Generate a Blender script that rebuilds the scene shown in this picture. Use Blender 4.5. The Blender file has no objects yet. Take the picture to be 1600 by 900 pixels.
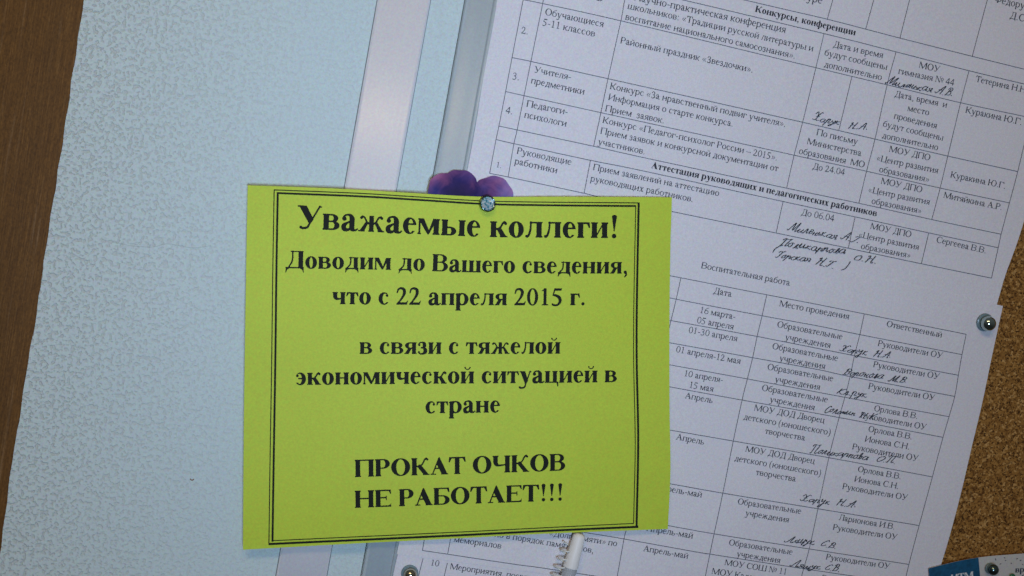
import bpy, bmesh, math, random
import numpy as np
from mathutils import Vector, Matrix

# ------------------------------------------------------------------ camera
C = bpy.context.scene.collection
SC = bpy.context.scene
FPX = 2000.0                       # focal length in photo pixels (1600 wide)
CAM = Vector((0.0, -0.62, 1.5))
R_CAM = Matrix.Rotation(math.radians(-9.3), 3, 'Z') @ Matrix.Rotation(math.radians(90-4.0), 3, 'X') @ Matrix.Rotation(math.radians(10.4), 3, 'Z')
cam_d = bpy.data.cameras.new('camera'); cam = bpy.data.objects.new('camera', cam_d); C.objects.link(cam)
cam.matrix_world = Matrix.Translation(CAM) @ R_CAM.to_4x4()
cam_d.sensor_width = 36; cam_d.lens = 36*FPX/1600; cam_d.clip_start = .01; cam_d.clip_end = 50
SC.camera = cam
# room light: dim warm surroundings, one cool window-like source, a warm ceiling tube
LP_AIM = (640, 190); LP_W = 0.713; LP_C = (.56, .735, 1.0); LP_SPREAD = math.radians(50)
CL_W = 5.76; CL_C = (1.0, .706, .392); WS = 0.075; WC = (1, 1, 1)
W = bpy.data.worlds.new('World'); SC.world = W; W.use_nodes = True
bg = W.node_tree.nodes['Background']; bg.inputs[1].default_value = WS
_L = W.node_tree.links; _tc = W.node_tree.nodes.new('ShaderNodeTexCoord'); _sx = W.node_tree.nodes.new('ShaderNodeSeparateXYZ'); _rp = W.node_tree.nodes.new('ShaderNodeValToRGB'); _mr = W.node_tree.nodes.new('ShaderNodeMapRange')
_L.new(_tc.outputs['Generated'], _sx.inputs[0]); _L.new(_sx.outputs['Z'], _mr.inputs[0]); _mr.inputs[1].default_value = -1; _L.new(_mr.outputs[0], _rp.inputs[0]); _L.new(_rp.outputs[0], bg.inputs[0])
_e = _rp.color_ramp.elements; _e[0].position = .25; _e[0].color = (.3*WC[0], .3*WC[1], .3*WC[2], 1); _e[1].position = .8; _e[1].color = (1.3*WC[0], 1.3*WC[1], 1.3*WC[2], 1)   # darker floor, pale ceiling
def lamp(name, loc, target, sx, sy, power, col, spread=math.pi):
    l = bpy.data.lights.new(name, 'AREA'); l.shape = 'RECTANGLE'; l.size = sx; l.size_y = sy; l.energy = power; l.color = col; l.spread = spread
    o = bpy.data.objects.new(name, l); C.objects.link(o); o.location = loc
    o.rotation_euler = (Vector(target)-Vector(loc)).to_track_quat('-Z', 'Y').to_euler()
    return o
# window behind the viewer, and a ceiling tube above to the right
def mirror_spot(px, py, y):
    d = R_CAM @ Vector(((px-800)/FPX, -(py-450)/FPX, -1)); P = CAM+d*(-CAM.y/d.y); d.y = -d.y
    return P+d*(y/d.y)
def at_wall(p):
    d = R_CAM @ Vector(((p[0]-800)/FPX, -(p[1]-450)/FPX, -1)); return CAM+d*(-CAM.y/d.y)
_lp = mirror_spot(575, 400, -1.2)
lamp('window_light', _lp, at_wall(LP_AIM), .16, .24, LP_W, LP_C, LP_SPREAD)
lamp('ceiling_light', (-.35, -1.3, 2.4), (-.15, 0, 1.5), .9, .18, CL_W, CL_C)
SC.view_settings.view_transform = 'Standard'; SC.view_settings.look = 'None'
SC.view_settings.exposure = 0.06; SC.view_settings.gamma = 1
SC.render.engine = 'CYCLES'

# ------------------------------------------------------------------ helpers
def at(px, py, d=0.0):
    """The point of the board seen at photo pixel (px, py), lying d metres proud of the wall."""
    v = R_CAM @ Vector(((px-800)/FPX, -(py-450)/FPX, -1))
    dep = d if not callable(d) else .009
    for _ in range(4):
        t = (-dep-CAM.y)/v.y; P = CAM+v*t
        if not callable(d): return P
        dep = d(P.x, P.z)
    return Vector((P.x, -dep, P.z))
def tag(o, label=None, cat=None, group=None, kind=None):
    for k, v in (('label', label), ('category', cat), ('group', group), ('kind', kind)):
        if v: o[k] = v
    return o
def thing(name, loc, label, cat, group=None):
    o = bpy.data.objects.new(name, None); C.objects.link(o); o.location = loc; o.empty_display_size = .01
    return tag(o, label, cat, group)
def mesh_obj(name, verts, faces, mat, parent=None, smooth=False):
    """World-space vertices linked as one mesh object, stored relative to its parent."""
    off = Vector((0, 0, 0)); p = parent
    while p is not None: off += p.location; p = p.parent
    org = Vector((0, 0, 0))
    if parent is None:
        a = np.array([tuple(v) for v in verts]); org = Vector(a.mean(0))
    me = bpy.data.meshes.new(name)
    me.from_pydata([tuple(Vector(v)-off-org) for v in verts], [], faces); me.update()
    if smooth: me.polygons.foreach_set('use_smooth', [True]*len(me.polygons))
    me.materials.append(mat)
    o = bpy.data.objects.new(name, me); C.objects.link(o); o.location = org
    if parent is not None: o.parent = parent; o.location = (0, 0, 0)
    return o
def resample(pts, n):
    P = np.array(pts, float)
    if len(P) > 2:
        Q = np.vstack([2*P[0]-P[1], P, 2*P[-1]-P[-2]]); out = []
        for i in range(1, len(Q)-2):
            a, b, c, e = Q[i-1], Q[i], Q[i+1], Q[i+2]
            for k in range(12):
                t = k/12; out.append(.5*(2*b+(c-a)*t+(2*a-5*b+4*c-e)*t*t+(3*b-a-3*c+e)*t**3))
        out.append(P[-1]); P = np.array(out)
    L = np.r_[0, np.cumsum(np.hypot(*np.diff(P, axis=0).T))]
    s = np.linspace(0, L[-1], n)
    return np.stack([np.interp(s, L, P[:, 0]), np.interp(s, L, P[:, 1])], 1)
def sheet(name, top, bottom, left, right, dep, mat, parent, nu=44, nv=36, th=.00012):
    """A sheet of paper filling four edges traced from the photograph; left/right run top to bottom."""
    T, B, Lf, Rt = resample(top, nu+1), resample(bottom, nu+1), resample(left, nv+1), resample(right, nv+1)
    V = []
    for j in range(nv+1):
        v = j/nv
        for i in range(nu+1):
            u = i/nu
            p = (1-v)*T[i]+v*B[i]+(1-u)*Lf[j]+u*Rt[j]-((1-u)*(1-v)*T[0]+u*(1-v)*T[-1]+(1-u)*v*B[0]+u*v*B[-1])
            V.append(at(p[0], p[1], dep))
    n = len(V); w = nu+1
    V += [p+Vector((0, th, 0)) for p in V]; V += [Vector(p) for p in V]
    F = []
    for j in range(nv):
        for i in range(nu):
            a = j*w+i; F.append((a, a+w, a+w+1, a+1)); F.append((n+a, n+a+1, n+a+w+1, n+a+w))
    ring = [i for i in range(w)]+[j*w+nu for j in range(1, nv+1)]+[nv*w+i for i in range(nu-1, -1, -1)]+[j*w for j in range(nv-1, 0, -1)]
    for a, b in zip(ring, ring[1:]+ring[:1]): F.append((2*n+a, 2*n+b, 3*n+b, 3*n+a))
    o = mesh_obj(name, V, F, mat, parent, smooth=False)
    me = o.data
    for p in me.polygons: p.use_smooth = abs(p.normal.y) > .7
    return o
def text_line(s, pts, dep, mat, parent, bold=False, n=46, eps=.00013, name='text_line', xs=1.0):
    """Lettering set along a baseline (photo pixels of its two ends or more), fitted to its length."""
    P = [at(x, y, dep) for x, y in pts]
    path = resample([(p.x, p.z) for p in P], 40)
    L = np.r_[0, np.cumsum(np.hypot(*np.diff(path, axis=0).T))]
    adv = sum(glyph_mesh(c, bold, n)[2] for c in s)-.03
    em = L[-1]/adv; V = []; F = []; x = -.015
    eh = em/xs
    for c in s:
        gv, gf, A = glyph_mesh(c, bold, n)
        if gv:
            b0 = len(V)
            d0 = (x+A/2)*em; e = em*.25
            q0 = np.array([np.interp(d0-e, L, path[:, 0]), np.interp(d0-e, L, path[:, 1])]); q1 = np.array([np.interp(d0+e, L, path[:, 0]), np.interp(d0+e, L, path[:, 1])])
            if d0-e < 0 or d0+e > L[-1]: q0, q1 = (path[0], path[3]) if d0 < L[-1]/2 else (path[-4], path[-1])
            t = (q1-q0)/np.hypot(*(q1-q0)); nn = np.array([-t[1], t[0]])
            m = np.array([np.interp(d0, L, path[:, 0]), np.interp(d0, L, path[:, 1])])
            if d0 > L[-1]: m = path[-1]+t*(d0-L[-1])
            for gx, gy in gv:
                q = m+t*(gx-A/2)*em+nn*gy*eh
                V.append((q[0], -dep(q[0], q[1])-eps, q[1]))
            F += [tuple(b0+i for i in f) for f in gf]
        x += A
    return mesh_obj(name, V, F, mat, parent)
def ribbon(paths, width, dep, mat, parent, name, eps=.00013, pen=False):
    """Ink lines: paths of photo pixels (or plane points) drawn as flat ribbons on a sheet."""
    V = []; F = []
    for k, path in enumerate(paths):
        Q = [np.array(p, float) for p in path]
        n = len(Q)
        if n < 2: continue
        b0 = len(V); e = eps+.00002*(k % 4)
        for i in range(n):
            a, b = Q[max(i-1, 0)], Q[min(i+1, n-1)]
            t = b-a; t = t/(np.hypot(*t)+1e-12); nn = np.array([-t[1], t[0]])*width/2*((.62+.75*abs(t[1])+.12*math.sin(i*.7+k)) if pen else 1)
            for sg in (1, -1):
                q = Q[i]+nn*sg; V.append((q[0], -dep(q[0], q[1])-e, q[1]))
        for i in range(n-1): a = b0+2*i; F.append((a, a+1, a+3, a+2))
    return mesh_obj(name, V, F, mat, parent)
def plane_pts(pts, dep, n=None):
    P = [at(x, y, dep) for x, y in pts]; P = [(p.x, p.z) for p in P]
    return resample(P, n) if n else P
def handwriting(s, x0, y0, x1, y1, xh, dep, mat, parent, slant=.45, rng=random.Random(5)):
    a, b = at(x0, y0, dep), at(x1, y1, dep); a = np.array([a.x, a.z]); b = np.array([b.x, b.z])
    Ls = np.hypot(*(b-a)); t = (b-a)/Ls; nn = np.array([-t[1], t[0]])
    tot = sum(CUR[c][0] for c in s); k = Ls/tot; h = .9*xh/3.22/1000
    paths = []; x = 0
    for c in s:
        adv, st = CUR[c]; jy = rng.uniform(-.16, .16); sc = rng.uniform(.78, 1.22); slant = .62+rng.uniform(-.14, .14)
        for path in st:
            if c == '.': path = [(.15, 0), (.25, .06), (.32, 0)]
            pp = resample([((x+px_+rng.uniform(-.07, .07))*k+(py_*slant)*h, (py_*sc+jy+rng.uniform(-.09, .09))*h) for px_, py_ in path], 6+5*len(path))
            paths.append([a+t*u+nn*v for u, v in pp])
        x += adv
    return ribbon(paths, .00032, dep, mat, parent, 'handwritten_name', eps=.00026, pen=True)

# ------------------------------------------------------------------ materials
def mat(name, base, rough=.6, metal=0, spec=.5, **kw):
    m = bpy.data.materials.new(name); m.use_nodes = True; b = m.node_tree.nodes['Principled BSDF']
    b.inputs['Base Color'].default_value = (*base, 1); b.inputs['Roughness'].default_value = rough; b.inputs['Metallic'].default_value = metal
    b.inputs['Specular IOR Level'].default_value = spec
    for k, v in kw.items(): b.inputs[k].default_value = v
    return m
def nd(m, t, **kw):
    n = m.node_tree.nodes.new(t)
    for k, v in kw.items(): setattr(n, k, v)
    return n
def coords(m, scale=(1, 1, 1), rot=(0, 0, 0)):
    g = nd(m, 'ShaderNodeNewGeometry'); mp = nd(m, 'ShaderNodeMapping'); m.node_tree.links.new(g.outputs['Position'], mp.inputs['Vector'])
    mp.inputs['Scale'].default_value = scale; mp.inputs['Rotation'].default_value = rot
    return mp.outputs['Vector']
def noise(m, vec, scale, detail=3, rough=.55, dist=0):
    n = nd(m, 'ShaderNodeTexNoise'); n.inputs['Scale'].default_value = scale; n.inputs['Detail'].default_value = detail
    n.inputs['Roughness'].default_value = rough; n.inputs['Distortion'].default_value = dist
    m.node_tree.links.new(vec, n.inputs['Vector']); return n
def ramp(m, fac, stops):
    r = nd(m, 'ShaderNodeValToRGB'); m.node_tree.links.new(fac, r.inputs['Fac'])
    el = r.color_ramp.elements
    while len(el) < len(stops): el.new(.5)
    for e, (p, c) in zip(el, stops): e.position = p; e.color = (*c, 1)
    return r.outputs['Color']
def mix(m, fac, a, b, mode='MIX'):
    x = nd(m, 'ShaderNodeMix', data_type='RGBA', blend_type=mode); L = m.node_tree.links
    for s, v in ((x.inputs[0], fac), (x.inputs[6], a), (x.inputs[7], b)):
        if isinstance(v, bpy.types.NodeSocket): L.new(v, s)
        elif isinstance(v, tuple): s.default_value = (*v, 1)
        else: s.default_value = v
    return x.outputs[2]
def bump(m, h, strength, dist):
    b = nd(m, 'ShaderNodeBump'); b.inputs['Strength'].default_value = strength; b.inputs['Distance'].default_value = dist
    m.node_tree.links.new(h, b.inputs['Height']); m.node_tree.links.new(b.outputs['Normal'], m.node_tree.nodes['Principled BSDF'].inputs['Normal'])
def setc(m, c): m.node_tree.links.new(c, m.node_tree.nodes['Principled BSDF'].inputs['Base Color'])
def sc3(c, k): return tuple(v*k for v in c)
def grain(m, base, amt=.05, fine=1500, big=22, amtb=.03):
    """Fine fibre grain plus faint wide mottling in the colour."""
    v = coords(m)
    f = noise(m, v, fine, 2, .7); g = noise(m, v, big, 3)
    c1 = ramp(m, f.outputs['Fac'], [(.3, sc3(base, 1-amt)), (.7, sc3(base, 1+amt))])
    c2 = ramp(m, g.outputs['Fac'], [(.3, (1-amtb,)*3), (.7, (1, 1, 1))])
    k = noise(m, v, fine*.6, 1, .5); c3 = mix(m, .13, (.5, .5, .5), k.outputs['Color'])
    sc = nd(m, 'ShaderNodeVectorMath', operation='SCALE'); m.node_tree.links.new(c3, sc.inputs[0]); sc.inputs['Scale'].default_value = 2.0
    setc(m, mix(m, 1.0, mix(m, 1.0, c1, c2, 'MULTIPLY'), sc.outputs[0], 'MULTIPLY')); return f

M = {}
m = M['page'] = mat('office_paper', (.8, .8, .8), .75, spec=.3); f = grain(m, (.765, .755, .80), .06, 1300); bump(m, f.outputs['Fac'], .15, .0001)
m = M['notice'] = mat('lime_paper', (.5, .8, .03), .55, spec=.3); f = grain(m, (.545, .685, .042), .055, 1300); bump(m, f.outputs['Fac'], .15, .0001)
M['ink'] = mat('toner_black', (.012, .014, .009), .6, spec=.12)
M['ink_page'] = mat('toner_on_page', (.065, .075, .10), .6, spec=.2)
M['ink_bold'] = mat('toner_on_page_heading', (.035, .04, .055), .6, spec=.2)
M['rule'] = mat('table_rule_ink', (.13, .14, .18), .6, spec=.2)
M['pen_ink'] = mat('pen_ink', (.025, .035, .055), .5, spec=.3)
# wallpaper: pale blue-green with a fine worm-like relief
m = M['wall'] = mat('pale_blue_wallpaper', (.6, .75, .75), .7, spec=.3)
v = coords(m); n1 = noise(m, v, 560, 1, .5, .35); n2 = noise(m, v, 9, 3); n3 = noise(m, v, 1400, 2, .7)
sep = nd(m, 'ShaderNodeSeparateXYZ'); m.node_tree.links.new(v, sep.inputs[0])
fade = nd(m, 'ShaderNodeMapRange'); m.node_tree.links.new(sep.outputs['X'], fade.inputs[0])
fade.inputs[1].default_value = at(60, 450).x; fade.inputs[2].default_value = at(420, 450).x; fade.inputs[3].default_value = 1.0; fade.inputs[4].default_value = .30
worm = ramp(m, n1.outputs['Fac'], [(.50, (0, 0, 0)), (.64, (1, 1, 1))])
mm = nd(m, 'ShaderNodeMath', operation='MULTIPLY'); m.node_tree.links.new(worm, mm.inputs[0]); m.node_tree.links.new(fade.outputs[0], mm.inputs[1])
base = mix(m, n2.outputs['Fac'], mix(m, fade.outputs[0], (.555, .695, .725), (.575, .68, .67)), mix(m, fade.outputs[0], (.61, .725, .74), (.62, .71, .69)))
base = mix(m, mm.outputs[0], base, (.535, .595, .565))
g2 = ramp(m, n3.outputs['Fac'], [(.3, (.94, .94, .94)), (.7, (1.05, 1.05, 1.05))])
kn = noise(m, v, 850, 1, .5); c3 = mix(m, .13, (.5, .5, .5), kn.outputs['Color']); sv = nd(m, 'ShaderNodeVectorMath', operation='SCALE'); m.node_tree.links.new(c3, sv.inputs[0]); sv.inputs['Scale'].default_value = 2.0
g2 = mix(m, 1.0, g2, sv.outputs[0], 'MULTIPLY')
setc(m, mix(m, 1.0, base, g2, 'MULTIPLY')); bump(m, mm.outputs[0], .9, -.0004)
# brown laminated wood
m = M['wood'] = mat('brown_veneer', (.1, .05, .015), .5, spec=.15)
v = coords(m, (1, 1, .03), (0, math.radians(1), 0)); n1 = noise(m, v, 1700, 4, .7); n2 = noise(m, v, 120, 3)
c = ramp(m, n1.outputs['Fac'], [(.3, (.095, .041, .008)), (.55, (.14, .064, .012)), (.8, (.225, .115, .03))])
c2 = ramp(m, n2.outputs['Fac'], [(.3, (.88, .88, .88)), (.7, (1.06, 1.04, 1.0))])
n4 = noise(m, v, 420, 5, .75); gloss_st = ramp(m, n4.outputs['Fac'], [(.57, (0, 0, 0)), (.72, (.6, .6, .6))])  # gloss highlights painted into the wood colour as paler streaks
v5 = coords(m, (1, 1, .5)); n5 = noise(m, v5, 1500, 2, .7); c5 = ramp(m, n5.outputs['Fac'], [(.3, (.72, .72, .74)), (.7, (1.28, 1.26, 1.24))])
setc(m, mix(m, 1.0, mix(m, gloss_st, mix(m, 1.0, c, c2, 'MULTIPLY'), (.26, .155, .07)), c5, 'MULTIPLY')); bump(m, n1.outputs['Fac'], .3, .0002)
# cork granules
m = M['cork'] = mat('cork', (.2, .1, .03), .85, spec=.2)
v = coords(m); vo = nd(m, 'ShaderNodeTexVoronoi'); vo.inputs['Scale'].default_value = 950; vo.inputs['Randomness'].default_value = 1
nz = noise(m, v, 800, 3); va = nd(m, 'ShaderNodeVectorMath', operation='MULTIPLY_ADD')
m.node_tree.links.new(nz.outputs['Color'], va.inputs[0]); va.inputs[1].default_value = (.0012,)*3; m.node_tree.links.new(v, va.inputs[2]); m.node_tree.links.new(va.outputs[0], vo.inputs['Vector'])
sp = nd(m, 'ShaderNodeSeparateColor'); m.node_tree.links.new(vo.outputs['Color'], sp.inputs[0])
c = ramp(m, sp.outputs[0], [(.0, (.11, .046, .010)), (.25, (.27, .125, .028)), (.75, (.38, .19, .045)), (1, (.58, .34, .12))])
nb = noise(m, v, 1200, 2, .6); dk = ramp(m, nb.outputs['Fac'], [(.36, (.16, .15, .15)), (.46, (1, 1, 1))])
setc(m, mix(m, 1.0, c, dk, 'MULTIPLY')); bump(m, nb.outputs['Fac'], .7, .0006)
m = M['trunk'] = mat('white_gloss_plastic', (.72, .69, .67), .28, spec=.42); f = grain(m, (.74, .74, .77), .03, 1500, 14)
m = M['rail'] = mat('grey_aluminium', (.4, .44, .46), .34, metal=.0, spec=.5); f = grain(m, (.46, .54, .575), .04, 1500, 30, .05)
M['chrome'] = mat('steel_pin', (.42, .52, .50), .1, metal=1)
M['chrome_dark'] = mat('tinted_steel', (.13, .19, .18), .16, metal=1)
M['gold'] = mat('brassy_steel', (.50, .47, .36), .12, metal=1)
m = M['gem'] = mat('pale_crystal', (.50, .86, .98), .10, metal=.55)
v = coords(m); gn = noise(m, v, 900, 1, .5); setc(m, ramp(m, gn.outputs['Fac'], [(.36, (.10, .34, .42)), (.5, (.40, .78, .90)), (.62, (.95, 1, 1))]))  # crystal sparkle painted into the colour as dark and pale patches
m = M['disc'] = mat('tinted_clear_disc', (.22, .33, .37), .2, spec=.5); m.node_tree.nodes['Principled BSDF'].inputs['Alpha'].default_value = .75
M['cap'] = mat('milky_plastic', (.90, .88, .84), .45, spec=.35); M['edge_shade'] = mat('edge_shade_line', (.16, .19, .20), .8, spec=.1)  # last one: flat dark colour standing in for shade along edges
m = M['clear'] = mat('clear_plastic', (.62, .66, .70), .15, spec=.5, **{'Transmission Weight': .35, 'IOR': 1.2})
M['cord'] = mat('white_coil_plastic', (.72, .74, .70), .35)
M['core'] = mat('pen_core', (.55, .58, .6), .4)
m = M['blue'] = mat('petrol_blue_print', (.02, .13, .24), .4); f = grain(m, (.008, .095, .20), .25, 500, 60, .1)
m = M['card'] = mat('white_card', (.6, .6, .58), .5); f = grain(m, (.62, .62, .60), .06, 1200)
M['card_ink'] = mat('card_ink', (.03, .05, .09), .5)
M['card_white'] = mat('white_print', (.7, .75, .78), .5)
M['green'] = mat('green_enamel', (.02, .16, .08), .25)
# violet petals: dark eye towards the middle, veined rim
m = M['petal'] = mat('violet_print', (.2, .08, .3), .6, spec=.1)
v = coords(m); ctr = at(722, 322, .01); ds = nd(m, 'ShaderNodeVectorMath', operation='DISTANCE'); m.node_tree.links.new(v, ds.inputs[0]); ds.inputs[1].default_value = tuple(ctr)
n1 = noise(m, v, 120, 4, .6, .8); ad = nd(m, 'ShaderNodeMath', operation='MULTIPLY_ADD'); m.node_tree.links.new(n1.outputs['Fac'], ad.inputs[0]); ad.inputs[1].default_value = .016; m.node_tree.links.new(ds.outputs['Value'], ad.inputs[2])
mr = nd(m, 'ShaderNodeMapRange'); m.node_tree.links.new(ad.outputs[0], mr.inputs[0]); mr.inputs[1].default_value = .012; mr.inputs[2].default_value = .034
n2 = noise(m, v, 75, 2)
c = ramp(m, mr.outputs[0], [(0, (.012, .014, .065)), (.32, (.03, .024, .12)), (.6, (.15, .075, .21)), (1, (.38, .23, .42))])
c2 = ramp(m, n2.outputs['Fac'], [(.38, (.55, .8, 1.15)), (.62, (1.45, .95, .95))])
setc(m, mix(m, 1.0, c, c2, 'MULTIPLY'))

# ------------------------------------------------------------------ lettering
# Serif glyphs drawn as unions of strokes, rings and bars, contoured to polygons.
def g_rect(x0, y0, x1, y1):
    if x1 < x0: x0, x1 = x1, x0
    cx, cy, hx, hy = (x0+x1)/2, (y0+y1)/2, (x1-x0)/2, (y1-y0)/2
    def d(x, y):
        ax = np.abs(x-cx)-hx; ay = np.abs(y-cy)-hy
        return np.minimum(np.maximum(ax, ay), 0) + np.hypot(np.maximum(ax, 0), np.maximum(ay, 0))
    return d
def g_poly(pts):
    def d(x, y):
        best = None; inside = np.zeros(x.shape, bool)
        n = len(pts)
        for i in range(n):
            ax, ay = pts[i]; bx, by = pts[(i+1) % n]
            ex, ey = bx-ax, by-ay
            t = np.clip(((x-ax)*ex+(y-ay)*ey)/(ex*ex+ey*ey+1e-9), 0, 1)
            q = np.hypot(x-ax-ex*t, y-ay-ey*t)
            best = q if best is None else np.minimum(best, q)
            if ay != by:
                c = ((ay > y) != (by > y)) & (x < (bx-ax)*(y-ay)/(by-ay)+ax)
                inside ^= c
        return np.where(inside, -best, best)
    return d
def g_ell(cx, cy, rx, ry):
    def d(x, y):
        u = (x-cx)/rx; v = (y-cy)/ry
        k = np.sqrt(u*u+v*v)+1e-6
        g = np.sqrt((u/rx)**2+(v/ry)**2)/k+1e-9
        return (k-1)/g
    return d
def g_stroke(pts, n=7):
    P = [tuple(map(float, p)) for p in pts]
    if len(P) > 2:
        Q = [P[0]]+P+[P[-1]]; out = []
        for i in range(1, len(Q)-2):
            a, b, c, e = Q[i-1], Q[i], Q[i+1], Q[i+2]
            for k in range(n):
                t = k/n
                out.append(tuple(.5*(2*b[j]+(c[j]-a[j])*t+(2*a[j]-5*b[j]+4*c[j]-e[j])*t*t+(3*b[j]-a[j]-3*c[j]+e[j])*t**3) for j in range(3)))
        out.append(P[-1]); P = out
    def d(x, y):
        best = None
        for a, b in zip(P[:-1], P[1:]):
            ex, ey = b[0]-a[0], b[1]-a[1]
            t = np.clip(((x-a[0])*ex+(y-a[1])*ey)/(ex*ex+ey*ey+1e-9), 0, 1)
            q = np.hypot(x-a[0]-ex*t, y-a[1]-ey*t)-(a[2]+(b[2]-a[2])*t)/2
            best = q if best is None else np.minimum(best, q)
        return best
    return d
def g_or(*S):
    def d(x, y):
        r = S[0](x, y)
        for s in S[1:]: r = np.minimum(r, s(x, y))
        return r
    return d
def g_sub(a, *B):
    def d(x, y):
        r = a(x, y)
        for b in B: r = np.maximum(r, -b(x, y))
        return r
    return d
def g_and(a, b): return lambda x, y: np.maximum(a(x, y), b(x, y))
def g_flip(s, A): return lambda x, y: s(A-x, y)
def g_shift(s, dx, dy=0): return lambda x, y: s(x-dx, y-dy)
def g_ring(x0, y0, x1, y1, tl, ty, tr=None):
    tr = tl if tr is None else tr
    cx, cy = (x0+x1)/2, (y0+y1)/2
    ix0, ix1 = x0+tl, x1-tr
    return g_sub(g_ell(cx, cy, (x1-x0)/2, (y1-y0)/2), g_ell((ix0+ix1)/2, cy, (ix1-ix0)/2, (y1-y0)/2-ty))
def g_bowl(x0, y0, x1, y1, tx, ty, k=.42):
    xm = x0+(x1-x0)*k; cy = (y0+y1)/2; ry = (y1-y0)/2
    out = g_or(g_rect(x0, y0, xm, y1), g_ell(xm, cy, x1-xm, ry))
    inn = g_or(g_rect(x0-9, y0+ty, xm, y1-ty), g_ell(xm, cy, x1-tx-xm, ry-ty))
    return g_and(g_sub(out, inn), g_rect(x0, y0-9, x1+9, y1+9))

ADV = dict(zip('АБВГДЕЖЗИЙКЛМНОПРСТУФХЦЧШЩЫЬЭЮЯ', [722,574,667,578,682,611,896,501,722,722,667,678,889,722,722,722,556,667,611,708,790,722,722,651,1008,1008,872,574,661,1028,667]))
ADV.update(zip('абвгдежзийклмнопрстуфхцчшщъыьэюя', [444,509,472,410,509,444,691,395,535,535,486,499,633,535,500,535,500,444,437,500,648,500,535,503,770,770,517,671,456,429,747,460]))
ADV.update(zip('0123456789.,:-–!()«»№ ', [500]*10+[250,250,278,333,500,333,333,333,500,500,954,250]))
ADVB = dict(ADV)
ADVB.update(zip('АБВГДЕИЙКЛМНОПРСТУЧ', [722,667,667,611,760,667,778,778,740,740,944,778,778,778,611,722,667,722,740]))
ADVB.update(zip('абвгдежзийклмнопрстуфхцчшщыьэюя', [500,500,541,420,570,444,790,417,570,570,560,560,690,570,500,570,556,444,480,500,720,500,570,550,810,810,760,530,440,770,520]))

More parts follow.
